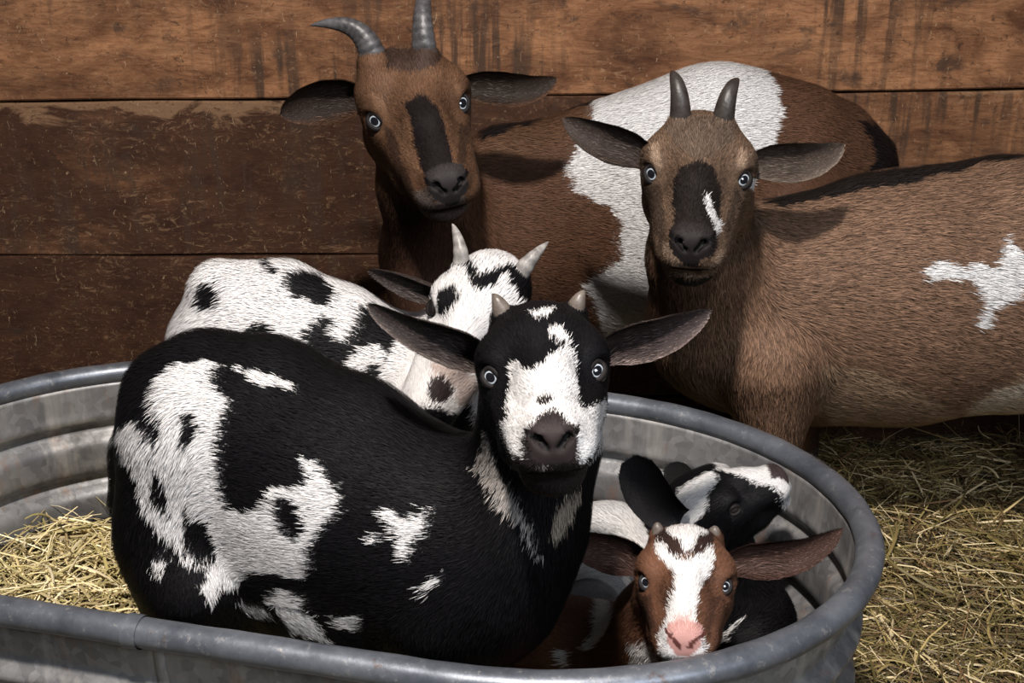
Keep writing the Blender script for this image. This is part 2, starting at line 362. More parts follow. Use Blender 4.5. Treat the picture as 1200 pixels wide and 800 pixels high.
# ---------------------------------------------------------------- goats
TAUPE = (0.16, 0.13, 0.115)
def nostrils(L, c, hm, col=(0.006, 0.005, 0.005)):
    q = np.stack([np.abs(L[:, 0]), L[:, 1] * 0.4 + 70.5, L[:, 2]], 1); m = np.zeros(len(q), bool)
    for a, b, r_ in (((4.5, 119, -5), (9.5, 118, 1.0), 2.4), ((9.5, 118, 1.0), (15.5, 115, 4.0), 2.0)):
        a, b = np.array(a, float), np.array(b, float); t = np.clip((q - a) @ (b - a) / ((b - a) @ (b - a)), 0, 1)
        m |= np.linalg.norm((q - a - t[:, None] * (b - a))[:, [0, 2]], axis=1) < r_
    m &= hm & (L[:, 1] > 100); return np.where(m[:, None], col, c)
class Head:
    def __init__(s, px, py, Y, sep, f_img, roll=0.0, muz=1.0, U=None, k=0.082):
        s.o = P(px, py, Y); s.s = sep * depth(s.o) / F_PX / k
        tc = nrm(CAM - s.o); im_r = RGT - (RGT @ tc) * tc; im_r = nrm(im_r); im_u = np.cross(tc, im_r)
        s.F = nrm(f_img[0] * im_r + f_img[1] * im_u + f_img[2] * tc)
        if U is None:
            rr = math.cos(roll) * im_r + math.sin(roll) * im_u
            s.R = nrm(rr - (rr @ s.F) * s.F); s.U = np.cross(s.F, s.R)
        else:
            uu = U[0] * im_r + U[1] * im_u + U[2] * tc
            s.U = nrm(uu - (uu @ s.F) * s.F); s.R = np.cross(s.F, s.U)
        s.M = np.stack([s.R, s.F, s.U], 1); s.muz = muz
    def w(s, r, f, u):
        if f > 0: f = f * s.muz
        return s.o + s.M @ (np.array([r, f, u]) * 0.001 * s.s)
    def local(s, p):
        q = (p - s.o) @ s.M / (0.001 * s.s); q[:, 1] = np.where(q[:, 1] > 0, q[:, 1] / s.muz, q[:, 1]); return q
    def prims(s, jaw=1.0, wide=1.0, fur=0.0065):
        k = s.s * 0.001; M = s.M; fl = -s.F + s.U * -0.15; L = []
        def E(c, r, kk=10, fur_=fur, flow=fl, sub=False): L.append(ell(s.w(*c), np.array(r) * k, M, kk * k, flow, fur_, sub))
        def K(a, b, r1, r2, kk=10, fur_=fur, flat=1.0, flow=fl, sub=False): L.append(cone(s.w(*a), s.w(*b), r1 * k, r2 * k, kk * k, flow, fur_, flat, s.R, sub))
        E((0, -34, 2), (41, 44, 40), 14, fur * 1.3)
        E((0, -18, 24), (34, 36, 22), 14, fur * 1.2)
        for x in (-1, 1):
            E((x * 29 * wide, -4, 17), (19, 25, 17), 12)
            E((x * 32 * wide, -6, -4), (15, 27, 24), 12)
            K((x * 21, -32, -34), (x * 15, 40, -34), 25 * jaw, 17, 14)
            K((x * 15, 40, -34), (x * 9, 88, -33), 17, 12, 12)
            K((x * 20, 22, -8), (x * 14.5, 86, -12), 19, 16, 12)
            E((x * 12.5, 103, -14), (15.5, 18, 14), 8, 0.0035)
            E((x * 8.5, 112, -1), (10, 11, 9.5), 6, 0.002)
        K((0, -4, 18), (0, 50, 10), 24, 17, 16)
        K((0, 50, 10), (0, 104, -1), 17, 13, 12)
        E((0, 92, -12), (22, 27, 21), 12, 0.004)
        E((0, 90, -38), (18, 19, 12), 8, 0.005)
        # carving: eye sockets, nostrils, mouth
        for x in (-1, 1):
            E((x * 44, 17, 10), (8.5, 11, 8), 5, sub=True)
            K((x * 4.5, 121.5, -5), (x * 9.5, 119, 1.0), 2.0, 3.0, 2.5, sub=True)
            K((x * 9.5, 119, 1.0), (x * 15.5, 112, 4.0), 2.8, 1.2, 2, sub=True)
            K((0, 122, -25), (x * 12, 117, -25), 2.0, 1.8, 2, sub=True)
            K((x * 12, 117, -24.5), (x * 26, 98, -24.5), 1.8, 1.7, 2, sub=True)
            K((x * 26, 98, -24.5), (x * 32, 64, -21), 1.7, 1.0, 2, sub=True)
        K((0, 126, -5), (0, 124, -20), 1.1, 1.1, 1.5, sub=True)
        return L
def eye(parent, base, h, side, dirv=(0.52, 0.62, 0.50), r=11.0, pos=(35.5, 10.5, 6.5), closed=False):
    k = 0.001 * h.s; c = h.w(side * pos[0], pos[1], pos[2]); ax = nrm(nrm(CAM - c) * 0.80 + h.R * side * 0.30 + h.U * 0.03) if not closed else nrm(h.M @ np.array([side * dirv[0], dirv[1], dirv[2]]))
    hz = nrm(h.F - (h.F @ ax) * ax); vt = np.cross(ax, hz)
    ang = [0, 9, 15, 20, 21, 23.5, 26, 27.5, 50, 75, 100, 130, 155, 180]; n = 28; V = []; R_ = r * k
    for i, a in enumerate(ang):
        a = math.radians(a)
        for j in range(n):
            t = 2 * math.pi * j / n; e = 1.0
            dx = math.cos(t) * hz * 1.0 + math.sin(t) * vt * (0.80 if 0 < i < 8 else 1.0)
            d = nrm(ax * math.cos(a) + dx * math.sin(a)); V.append(c + d * R_)
    Q = []; mi = []
    for i in range(len(ang) - 1):
        for j in range(n):
            Q.append((i * n + j, (i + 1) * n + j, (i + 1) * n + (j + 1) % n, i * n + (j + 1) % n)); mi.append(0 if i < 4 else 1 if i < 7 else 2)
    o = make_mesh('eye', np.array(V), quads=np.array(Q), material=[LID, LID, LID] if closed else [PUPIL, IRIS, IRISRIM], parent=parent, base=base)
    o.data.polygons.foreach_set('material_index', mi)
    V = []; Q = []; n = 36; m = 10; tx = 0.66 * R_; ty = 0.50 * R_
    for j in range(n):
        t = 2 * math.pi * j / n; e = hz * math.cos(t) * tx + vt * math.sin(t) * ty
        rad = nrm(e); hgt = math.sqrt(max(R_ ** 2 - e @ e, 0)); cc = c + e + ax * hgt * (0.97)
        tk = (1.7 + 0.9 * abs(math.sin(t))) * k
        for q in range(m):
            a = 2 * math.pi * q / m; V.append(cc + (rad * math.cos(a) * 1.05 + ax * math.sin(a) * 0.9) * tk)
        for q in range(m): Q.append((j * m + q, j * m + (q + 1) % m, ((j + 1) % n) * m + (q + 1) % m, ((j + 1) % n) * m + q))
    lid = make_mesh('eyelid', np.array(V), quads=np.array(Q), material=LID, parent=o, base=base)
def boss(pr, pts, r0):
    a, b = np.asarray(pts[0]), np.asarray(pts[1]); d = nrm(b - a)
    pr.append(cone(a - d * r0 * 1.2, a + d * r0 * 0.35, r0 * 1.35, r0 * 1.05, r0 * 0.7, flow=d, fur=0.007))
def bez(pts, t):
    pts = [np.asarray(p, float) for p in pts]
    while len(pts) > 1: pts = [a + (b - a) * t for a, b in zip(pts, pts[1:])]
    return pts[0]
def horn(parent, base, pts, r0, material, ridges=0, flatten=1.0, rt=0.12):
    n = 44; m = 16; V = []; Q = []; rg = []; cs = [bez(pts, i / (n - 1)) for i in range(n)]; u = None
    for i in range(n):
        t = i / (n - 1); tg = nrm(cs[min(i + 1, n - 1)] - cs[max(i - 1, 0)])
        if u is None: u = nrm(np.cross(tg, (0.3, 1, 0.2)))
        u = nrm(u - (u @ tg) * tg); v = np.cross(tg, u)
        r = r0 * ((1 - t) ** 0.75 * (1 - rt) + rt * (1 - t ** 6)) + 0.0004
        wv = 0.5 + 0.5 * math.sin(t * ridges * 2 * math.pi) if ridges else 1.0
        r *= 1 - 0.09 * (1 - wv) * (1 - t)
        for j in range(m):
            a = 2 * math.pi * j / m; V.append(cs[i] + r * (u * math.cos(a) + v * flatten * math.sin(a))); rg.append(0.35 + 0.65 * wv if t < 0.75 else 1)
    for i in range(n - 1):
        for j in range(m): Q.append((i * m + j, i * m + (j + 1) % m, (i + 1) * m + (j + 1) % m, (i + 1) * m + j))
    k = len(V); V.append(cs[-1]); rg.append(1); T = [((n - 1) * m + j, (n - 1) * m + (j + 1) % m, k) for j in range(m)]
    return make_mesh('horn', np.array(V), quads=np.array(Q), tris=np.array(T), material=material, parent=parent, base=base, extra={'ridge': rg})
def ear(parent, base, pts, width, opening, outer, inner, rng, cup=0.68, edge=None, prof=None, curl=0.0, inner_hair=True):
    """pts: bezier control points base to tip; opening: direction the cup faces."""
    n, m = 34, 18; edge = outer if edge is None else edge
    prof = prof or [(0, 0.55), (0.12, 0.68), (0.3, 0.92), (0.5, 1.0), (0.72, 0.84), (0.88, 0.56), (0.96, 0.32), (1.0, 0.05)]
    xs, ws = zip(*prof); V = []; col = []; fl = []; top = []
    cs = [bez(pts, i / (n - 1)) for i in range(n)]; op = nrm(opening)
    for layer in (0, 1):
        for i in range(n):
            t = i / (n - 1); tg = nrm(cs[min(i + 1, n - 1)] - cs[max(i - 1, 0)]); nn = nrm(op - (op @ tg) * tg); sd = np.cross(tg, nn)
            wv = np.interp(t, xs, ws) * width * 0.5; cu = cup * (1.75 - 1.0 * t)
            for j in range(m + 1):
                v = -1 + 2 * j / m; a = v * min(1.45, cu * 1.6); rr = wv / max(math.sin(min(1.45, cu * 1.6)), 0.35)
                pos = cs[i] + sd * rr * math.sin(a) + nn * rr * (1 - math.cos(a) - 0.3 * cu)
                th = (0.0022 + 0.002 * (1 - t)) * (1 - v ** 4) * min(1, wv / 0.006)
                pos = pos - nn * th if layer else pos + nn * th * 0.2
                V.append(pos)
                c = np.array(outer) if layer else (np.array(inner) * (1 - abs(v) ** 5) + np.array(edge) * abs(v) ** 5)
                col.append(c); fl.append(tg + sd * v * 0.25)
    V = np.array(V); col = np.array(col); fl = np.array(fl); W = m + 1; Q = []
    for layer in (0, 1):
        for i in range(n - 1):
            for j in range(m):
                a = layer * n * W + i * W + j; q = (a, a + 1, a + W + 1, a + W); Q.append(q if layer == 0 else q[::-1])
    for i in range(n - 1):
        for j in (0, m):
            a = i * W + j; b = n * W + a; q = (a, a + W, b + W, b); Q.append(q if j == 0 else q[::-1])
    Q = np.array(Q); NV = vnormals(V, Q)
    tg0 = nrm(cs[1] - cs[0])
    # orient normals: front layer towards the opening
    if (NV[:n * W] @ op).mean() < 0: Q = Q[:, ::-1]; NV = -NV
    ln = np.full(len(V), 0.0045); ln[:n * W] = 0.0035
    if inner_hair: ln[:int(n * W * 0.55)] = 0.010
    ti = np.arange(len(V))
    tree_col = col
    def cf(p, f, r):                                        # nearest vertex colour
        out = np.zeros((len(p), 3))
        for s0 in range(0, len(p), 1500):
            d = ((p[s0:s0 + 1500, None] - V[None]) ** 2).sum(-1); out[s0:s0 + 1500] = tree_col[d.argmin(1)]
        return out
    def cf2(p, f, r):
        c = cf(p, f, r); pale = r.random(len(p)) < (0.13 if inner_hair else 0.0); c[pale] = c[pale] * 2.6 + 0.02; return c
    HV, hq, ht, hc, hn = grow_fur(V, Q, NV, fl, ln, cf2, 520000, rng, width=0.0007, lift=0.15, messy=0.25, tips=0.35)
    k = len(V)
    return make_mesh('ear', np.concatenate([V, HV]), quads=np.concatenate([Q, hq + k]), tris=ht + k, material=COAT, parent=parent,
                     base=base, col=np.concatenate([col, hc]), fn=np.concatenate([NV, hn]))
def ragged(p, amp, rng=None, fl=None, throw=0.006):
    """pattern lookup position: wobbled by slow noise and combed along the hair"""
    q = p.copy()
    q += (np.stack([noise(p * 55, 11), noise(p * 55, 12), noise(p * 55, 13)], 1) - 0.5) * amp
    q += (np.stack([noise(p * 230, 21), noise(p * 230, 22), noise(p * 230, 23)], 1) - 0.5) * amp * 0.7
    if fl is not None: q = q - fl * rng.uniform(-0.2, 1, len(p))[:, None] * throw
    return q
def paint(base_col, layers, head=None, local_fn=None, body_noise=0.25, seed=0, amp=0.007):
    """layers: (colour, [polygons], zone) zone None/'head'/'body' ; first to last, later wins"""
    def fn(p, fl=None, rng=None):
        hmask = np.zeros(len(p), bool)
        if head is not None:
            L = head.local(p.copy()); hmask = (np.abs(L[:, 0]) < 62) & (L[:, 1] > -72) & (L[:, 1] < 150) & (np.abs(L[:, 2]) < 78)
        q = ragged(p, amp, rng, fl, 0.008); x, y = proj(q)
        qh = ragged(p, 0.0030, rng, fl, 0.004)
        if rng is not None: qh = qh + rng.normal(size=p.shape) * 0.0011
        xh, yh = proj(qh); x = np.where(hmask, xh, x); y = np.where(hmask, yh, y)
        nz = noise(p * 28, seed)[:, None] * 0.6 + noise(p * 9, seed + 5)[:, None] * 0.4
        c = np.array(base_col)[None] * (1 + (nz - 0.5) * 2 * body_noise)
        for lay in layers:
            colr, polys = lay[0], lay[1]; zone = lay[2] if len(lay) > 2 else None
            mk = np.zeros(len(p), bool)
            for po in polys:
                if len(po) == 4 and not isinstance(po[0], tuple): mk |= ((x - po[0]) / po[2]) ** 2 + ((y - po[1]) / po[3]) ** 2 < 1
                else: mk |= inpoly(x, y, po)
            if zone == 'head': mk &= hmask
            if zone == 'body': mk &= ~hmask
            op = lay[3] if len(lay) > 3 else 1.0
            c = np.where(mk[:, None], np.array(colr)[None] * (1 + (nz - 0.5) * 0.2) * op + c * (1 - op), c)
        if local_fn is not None: c = local_fn(L, c, hmask)
        return c
    return fn
def leg_prims(hip, knee, foot, r, fur=0.006):
    hip, knee, foot = (np.asarray(v, float) for v in (hip, knee, foot)); ft = foot + np.array([0, 0, 0.035])
    fet = ft + np.array([0.0, 0.0, 0.035])
    return [cone(hip, knee, r, r * 0.42, 0.03, fur=fur), cone(knee, fet, r * 0.40, r * 0.27, 0.015, fur=fur), cone(fet, ft, r * 0.30, r * 0.33, 0.01, fur=fur)]
def hoof(parent, base, foot, r, fwd):
    fwd = nrm(np.array([fwd[0], fwd[1], 0])); sd = np.array([-fwd[1], fwd[0], 0]); V = []; Q = []; T = []; n = 14
    for s in (-1, 1):
        b0 = len(V)
        for i, (z, sc_, adv) in enumerate(((0.0, 1.25, 0.35), (0.012, 1.15, 0.22), (0.036, 0.85, 0.0), (0.042, 0.5, 0.0))):
            for j in range(n):
                a = 2 * math.pi * j / n; V.append(np.array(foot) + sd * (s * r * 0.52 + math.cos(a) * r * 0.48 * sc_) + fwd * (math.sin(a) * r * 1.0 * sc_ + adv * r) + np.array([0, 0, z]))
        for i in range(3):
            for j in range(n): Q.append((b0 + i * n + j, b0 + i * n + (j + 1) % n, b0 + (i + 1) * n + (j + 1) % n, b0 + (i + 1) * n + j))
        for i, fl in ((0, -1), (3, 1)):
            c = len(V); V.append(np.mean(V[b0 + i * n:b0 + i * n + n], 0))
            for j in range(n): T.append((b0 + i * n + j, b0 + i * n + (j + 1) % n, c)[::fl])
    return make_mesh('hoof', np.array(V), quads=np.array(Q), tris=np.array(T), material=HOOF, parent=parent, base=base)

def build_goat(label, prims, head, colour, base, rng, density=420000, fine=0.0028, coarse=0.008, width=0.0011, tips=0.25, messy=0.22, bald=None, group=None):
    root = bpy.data.objects.new('goat', None); C.objects.link(root); root.location = base; tag(root, label, 'goat'); root.empty_display_size = 0.1
    V, Q = build_sdf(prims, head.o + head.F * 0.03 * head.s, 0.085 * head.s, coarse, fine)
    NV = vnormals(V, Q); fl, ln = prim_fields(prims, V)
    down = np.array([0, 0, -0.28]); fl = np.where((ln > 0.0095)[:, None], fl + down, fl)
    L = head.local(V.copy()); inhead = (np.abs(L[:, 0]) < 60) & (L[:, 1] > -60) & (L[:, 1] < 150) & (np.abs(L[:, 2]) < 70)
    pad = inhead & (L[:, 1] > 108) & ((L[:, 0] / 14.5) ** 2 + ((L[:, 2] + 5) / 12) ** 2 < 1)
    ln = np.where(pad, 0.0, ln)
    lips = inhead & (L[:, 1] > 90) & (np.abs(L[:, 2] + 24) < 4); ln = np.where(lips, 0.0015, ln)
    ec = np.minimum(np.linalg.norm(L - [38, 18, 12], axis=1), np.linalg.norm(L - [-38, 18, 12], axis=1))
    ln = np.where(inhead & (ec < 17), np.minimum(ln, 0.0025), ln); ln = np.where(inhead & (ec < 7.5), 0, ln)
    col = colour(V)
    HV, hq, ht, hc, hn = grow_fur(V, Q, NV, fl, ln, colour, density, rng, width=width, tips=tips, messy=messy)
    k = len(V)
    make_mesh('body', np.concatenate([V, HV]), quads=np.concatenate([Q, hq + k]), tris=ht + k, material=COAT, parent=root, base=base,
              col=np.concatenate([col * 0.8, hc]), fn=np.concatenate([NV, hn]))
    print('goat', len(V), len(ht))
    return root
def CR(poly, ox, oy, k): return [(ox + x * k, oy + y * k) for x, y in poly]
def T(px, py, Y, rpx):                     # point + metric radius from a pixel radius
    p = P(px, py, Y); return p, rpx * depth(p) / F_PX
def tube(pts, **kw):
    out = []
    for (a, b) in zip(pts, pts[1:]):
        pa, ra = T(*a); pb, rb = T(*b); out.append(cone(pa, pb, ra, rb, **kw))
    return out

# ================================================================ SETTING
FLOOR_Z, WALL_Y = 0.19, 2.25
def build_wall():
    # board edges given as heights (m) at x=-1.6 and x=1.6
    def zrow(yl, yr): 
        a = P(0, yl, WALL_Y); b = P(1200, yr, WALL_Y); s = (b[2] - a[2]) / (b[0] - a[0]); return a[2] + s * (-1.9 - a[0]), a[2] + s * (1.9 - a[0])
    s1 = zrow(120, 105); s2 = zrow(300, 296); s0 = (s1[0] + 0.30, s1[1] + 0.30); sm = (s0[0] + .28, s0[1] + .28); s3 = (s2[0] - 0.29, s2[1] - 0.29); s4 = (s3[0] - 0.28, s3[1] - 0.28)
    rows = [(sm, s0, 0.0), (s0, s1, 0.06), (s1, s2, 0.62), (s2, s3, 0.62), (s3, s4, 0.5)]
    V = []; Q = []; bd = []; rng = random.Random(4)
    for r, (t, b, stain) in enumerate(rows):
        n = 120; y0 = WALL_Y + rng.uniform(-0.002, 0.002); sh = rng.random(); ph = rng.random() * 9
        for i in range(n + 1):
            x = -1.9 + 3.8 * i / n; u = i / n
            wob = 0.0012 * math.sin(x * 7 + ph) + 0.0008 * math.sin(x * 19 + ph * 2)
            zt = t[0] + (t[1] - t[0]) * u - 0.0022 + wob; zb = b[0] + (b[1] - b[0]) * u + 0.0016 + 0.001 * math.sin(x * 11 + ph)
            if r == 3: zt += 0.0016
            if r == 2: zb -= 0.0012
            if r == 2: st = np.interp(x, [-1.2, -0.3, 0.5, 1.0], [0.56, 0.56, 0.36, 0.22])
            elif r == 3: st = np.interp(x, [-1.2, 0.2, 1], [0.66, 0.6, 0.4])
            elif r == 1: st = np.interp(x, [-1.0, -0.2, 0.5, 1], [0.26, 0.20, 0.10, 0.12])
            else: st = stain
            for (z, y) in ((zt, y0 + 0.022), (zt - 0.0006, y0 + 0.003), (zt - 0.0035, y0), (zt * .7 + zb * .3, y0), (zt * .3 + zb * .7, y0), (zb + 0.0035, y0), (zb + 0.0006, y0 + 0.003), (zb, y0 + 0.022)):
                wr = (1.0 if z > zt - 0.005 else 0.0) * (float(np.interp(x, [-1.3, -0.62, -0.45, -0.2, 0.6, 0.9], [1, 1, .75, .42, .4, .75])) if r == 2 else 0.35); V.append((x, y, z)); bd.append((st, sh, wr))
        b0 = len(V) - (n + 1) * 8
        for i in range(n):
            for j in range(7): a = b0 + i * 8 + j; Q.append((a, a + 1, a + 9, a + 8))
    k = len(V)
    for x, z in ((-1.9, 1.9), (-1.9, 0.0), (1.9, 0.0), (1.9, 1.9)): V.append((x, WALL_Y + 0.026, z)); bd.append((0.9, 0, 0))
    Q.append((k, k + 1, k + 2, k + 3))
    o = make_mesh('wall_back', V, quads=np.array(Q), material=WOOD, smooth=False)
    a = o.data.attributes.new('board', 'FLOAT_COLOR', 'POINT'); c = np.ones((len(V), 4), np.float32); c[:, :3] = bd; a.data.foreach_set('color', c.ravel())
    structure(o)
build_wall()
def bedding_height(x, y): return 0.012 * math.sin(x * 6 + 1) * math.cos(y * 5) + 0.01 * math.sin(x * 14 + y * 9)
def build_floor():
    n, m = 110, 80; V = []; Q = []
    for i in range(n + 1):
        for j in range(m + 1):
            x = -1.9 + 3.8 * i / n; y = 0.2 + 2.07 * j / m; V.append((x, y, FLOOR_Z - 0.012 + bedding_height(x, y)))
    for i in range(n):
        for j in range(m): a = i * (m + 1) + j; Q.append((a, a + m + 1, a + m + 2, a + 1))
    structure(make_mesh('floor', V, quads=np.array(Q), material=FLOORM))
build_floor()

# ---------------------------------------------------------------- stock tank
TC = np.array([-0.186, 1.193]); TA, TB, TN, TTH = 0.55, 0.301, 0.346, -0.248; RIM_Z = 0.60
def outline(n=220, off=0.0):
    pts = []
    a, b, nn = TA + off, TB + off, TN + off; st = TA - TN; seg = []
    dense = [(st + nn * math.cos(t), b * math.sin(t)) for t in np.linspace(-math.pi / 2, math.pi / 2, 200)]
    dense += [(-st + nn * math.cos(t), b * math.sin(t)) for t in np.linspace(math.pi / 2, 3 * math.pi / 2, 200)]
    d = np.array(dense + [dense[0]]); L = np.concatenate([[0], np.cumsum(np.linalg.norm(np.diff(d, axis=0), axis=1))])
    s = np.linspace(0, L[-1], n, endpoint=False); x = np.interp(s, L, d[:, 0]); y = np.interp(s, L, d[:, 1])
    c, s_ = math.cos(TTH), math.sin(TTH)
    return np.stack([TC[0] + x * c - y * s_, TC[1] + x * s_ + y * c], 1)
def in_tank(x, y, off=0.0):
    c, s_ = math.cos(TTH), math.sin(TTH); u = (x - TC[0]) * c + (y - TC[1]) * s_; v = -(x - TC[0]) * s_ + (y - TC[1]) * c
    uu = max(abs(u) - (TA - TN), 0) / TN * TB; return math.hypot(uu, v) < TB + off
def build_tank():
    base = (TC[0], TC[1], FLOOR_Z)
    root = bpy.data.objects.new('stock_tank', None); C.objects.link(root); root.location = base
    tag(root, 'oval galvanized steel stock tank with rolled rim holding the small goats', 'tank')
    n = 240
    def bead(z, c, wd, h): return h * math.exp(-((z - c) / wd) ** 2)
    zs = np.linspace(0.590, FLOOR_Z - 0.01, 90)
    offs = [-0.008 - (0.6 - z) * 0.045 + bead(z, 0.527, 0.011, 0.016) + bead(z, 0.455, 0.012, 0.018) + bead(z, 0.383, 0.012, 0.018) + bead(z, 0.30, 0.012, 0.018) - 0.004 / (1 + math.exp((z - 0.548) / 0.003)) for z in zs]
    V = []; Q = []
    for layer, th in ((0, 0.0), (1, -0.0022)):
        for z, of in zip(zs, offs):
            o = outline(n, of + th); V += [(x, y, z) for x, y in o]
    R = len(zs)
    for layer in (0, 1):
        for i in range(R - 1):
            for j in range(n):
                a = (layer * R + i) * n + j; b = (layer * R + i) * n + (j + 1) % n; q = (a, a + n, b + n, b); Q.append(q if layer == 0 else q[::-1])
    for j in range(n):
        a, b = j, (j + 1) % n; Q.append((a, b, R * n + b, R * n + a))
    make_mesh('tank_wall', V, quads=np.array(Q), material=TUBM, parent=root, base=base)
    # bottom plate
    o = outline(n, offs[-1] - 0.001); zb = FLOOR_Z + 0.004; V = [(x, y, zb) for x, y in o] + [(x, y, zb - 0.006) for x, y in o] + [(TC[0], TC[1], zb), (TC[0], TC[1], zb - 0.006)]
    Tt = [(j, (j + 1) % n, 2 * n) for j in range(n)] + [(n + (j + 1) % n, n + j, 2 * n + 1) for j in range(n)]
    make_mesh('tank_bottom', V, quads=np.array([(j, n + j, n + (j + 1) % n, (j + 1) % n) for j in range(n)]), tris=np.array(Tt), material=TUBM, parent=root, base=base)
    # rolled rim
    def ring(name, r, s0, s1, material, closed):
        N_ = 400; o = outline(N_, 0.0); idx = np.arange(int(s0 * N_), int(s1 * N_) + (0 if closed else 1)); m = 20; V = []; Q = []
        for t, i in enumerate(idx):
            p = o[i % N_]; tg = o[(i + 1) % N_] - o[(i - 1) % N_]; tg /= np.linalg.norm(tg); nx = np.array([tg[1], -tg[0]])
            rr = r * (1 + 0.018 * math.sin(i * 0.37) + 0.012 * math.sin(i * 0.91))
            for q in range(m):
                a = 2 * math.pi * q / m; V.append((p[0] + nx[0] * math.cos(a) * rr, p[1] + nx[1] * math.cos(a) * rr, RIM_Z + math.sin(a) * rr * 0.96))
        K = len(idx)
        for t in range(K if closed else K - 1):
            for q in range(m): Q.append((t * m + q, t * m + (q + 1) % m, ((t + 1) % K) * m + (q + 1) % m, ((t + 1) % K) * m + q))
        return make_mesh(name, V, quads=np.array(Q), material=material, parent=root, base=base)
    ring('rim', 0.0138, 0, 1, RIMM, True)
    # find where the photographed joint lies: nearest outline sample to pixel (150,742)
    o = outline(400); tgt = P(150, 742, 0.9); d = CAM + (tgt - CAM) * ((RIM_Z - CAM_H) / (tgt[2] - CAM_H)); i = int(np.argmin(np.linalg.norm(o - d[:2], axis=1)))
    j = ring('rim_joint', 0.0152, i / 400, (i + 2) / 400, RIMM, False)
    # vertical lap seam under the joint
    V = []; Q = []
    o0 = o[(i + 3) % 400]; tg = o[(i + 4) % 400] - o[(i + 2) % 400]; tg /= np.linalg.norm(tg); nx = np.array([tg[1], -tg[0]])
    if nx @ (o0 - TC) < 0: nx = -nx
    for z, of in zip(zs, offs):
        for s_, h in ((-0.005, 0.0), (-0.004, 0.0022), (0.004, 0.0022), (0.005, 0.0)):
            p = o0 + nx * (of + h) + tg * s_; V.append((p[0], p[1], z))
    for r in range(R - 1):
        for q in range(3): a = r * 4 + q; Q.append((a, a + 1, a + 5, a + 4))
    make_mesh('lap_seam', V, quads=np.array(Q), material=TUBM, parent=root, base=base)
build_tank()

# ---------------------------------------------------------------- straw
def straw_mesh(name, count, sampler, rng, lens, widths, palette, tilt=0.22):
    S = 5; Vv = []; cols = []
    pos = np.array([sampler(rng) for _ in range(count)]); az = rng.uniform(0, 2 * math.pi, count); el = rng.normal(0, tilt, count)
    L = np.exp(rng.uniform(math.log(lens[0]), math.log(lens[1]), count)); W = widths[0] + (widths[1] - widths[0]) * rng.random(count) ** 2.2
    d = np.stack([np.cos(az) * np.cos(el), np.sin(az) * np.cos(el), np.sin(el)], 1)
    sd = nrm(np.cross(d, np.array([0, 0, 1.0]) + rng.normal(0, 0.35, (count, 3)))); up = np.cross(sd, d)
    bend = rng.normal(0, 0.10, count) * L; bend2 = -np.abs(rng.normal(0, 0.10, count)) * L
    pal = np.array(palette); c = pal[rng.integers(0, len(pal), count)] * rng.uniform(0.7, 1.5, (count, 1))
    for i in range(S):
        t = i / (S - 1) - 0.5; cen = pos + d * (L * t)[:, None] + sd * (bend * (t * t * 4))[:, None] + up * (bend2 * (t * t * 4))[:, None]
        w_ = (W * 0.5 * (1 - 0.5 * abs(t)))[:, None]
        Vv.append(np.stack([cen - sd * w_, cen + up * w_ * 0.7, cen + sd * w_, cen - up * w_ * 0.5], 1))
    Vv = np.stack(Vv, 1).reshape(-1, 3); b = (np.arange(count) * S * 4)[:, None]; q = []
    for i in range(S - 1):
        for j in range(4): q.append(np.concatenate([b + i * 4 + j, b + i * 4 + (j + 1) % 4, b + (i + 1) * 4 + (j + 1) % 4, b + (i + 1) * 4 + j], 1))
    Q = np.concatenate(q); return make_mesh(name, Vv, quads=Q, material=STRAW, col=np.repeat(c, S * 4, axis=0), smooth=False)
def hay_pos(r):
    while True:
        z = r.random()
        if z < 0.8: x, y = r.uniform(0.22, 1.25), r.uniform(1.0, 2.2)
        else: x, y = r.uniform(-1.5, 1.6), r.uniform(0.5, 2.2)
        if not in_tank(x, y, 0.03): return (x, y, FLOOR_Z - 0.006 + bedding_height(x, y) + abs(r.normal(0, 0.013)))
rngs = np.random.default_rng(7)
HAY = [(0.34, 0.27, 0.11), (0.48, 0.40, 0.20), (0.14, 0.12, 0.045), (0.20, 0.165, 0.06), (0.10, 0.07, 0.035), (0.66, 0.58, 0.36), (0.17, 0.11, 0.055), (0.24, 0.21, 0.08), (0.12, 0.09, 0.04)]
o = straw_mesh('hay', 16000, hay_pos, rngs, (0.02, 0.20), (0.0008, 0.0048), HAY)
tag(o, 'loose dry hay strewn over the barn floor around the tank', 'hay', kind='stuff')
def bed_z(x, y): return 0.405 - 0.10 * np.clip((x + 0.55) / 0.75, 0, 1) + 0.012 * math.sin(x * 17) * math.cos(y * 13)
def bed_pos(r):
    while True:
        x, y = (r.uniform(-0.78, -0.25) if r.random() < 0.7 else r.uniform(-0.3, 0.34)), r.uniform(0.85, 1.6)
        if in_tank(x, y, -0.05): return (x, y, bed_z(x, y) + 0.004 + abs(r.normal(0, 0.012)))
def build_bed():
    n = 90; V = []; Q = []; o = outline(n, -0.032)
    for k in range(13):
        s = 1 - k / 12
        for p in o:
            x, y = TC + (p - TC) * s; V.append((x, y, bed_z(x, y)))
    for k in range(12):
        for j in range(n): Q.append((k * n + j, k * n + (j + 1) % n, (k + 1) * n + (j + 1) % n, (k + 1) * n + j))
    bz = len(V)
    for p in o: x, y = TC + (p - TC) * 0.93; V.append((x, y, FLOOR_Z + 0.006))
    for j in range(n): Q.append((j, bz + j, bz + (j + 1) % n, (j + 1) % n))
    return V, np.array(Q)
V, Q = build_bed()
STR = [(0.70, 0.62, 0.36), (0.58, 0.50, 0.26), (0.40, 0.36, 0.15), (0.78, 0.72, 0.48), (0.34, 0.28, 0.14), (0.50, 0.46, 0.22)]
o = straw_mesh('straw', 3600, bed_pos, rngs, (0.03, 0.16), (0.0014, 0.0052), STR, tilt=0.25)
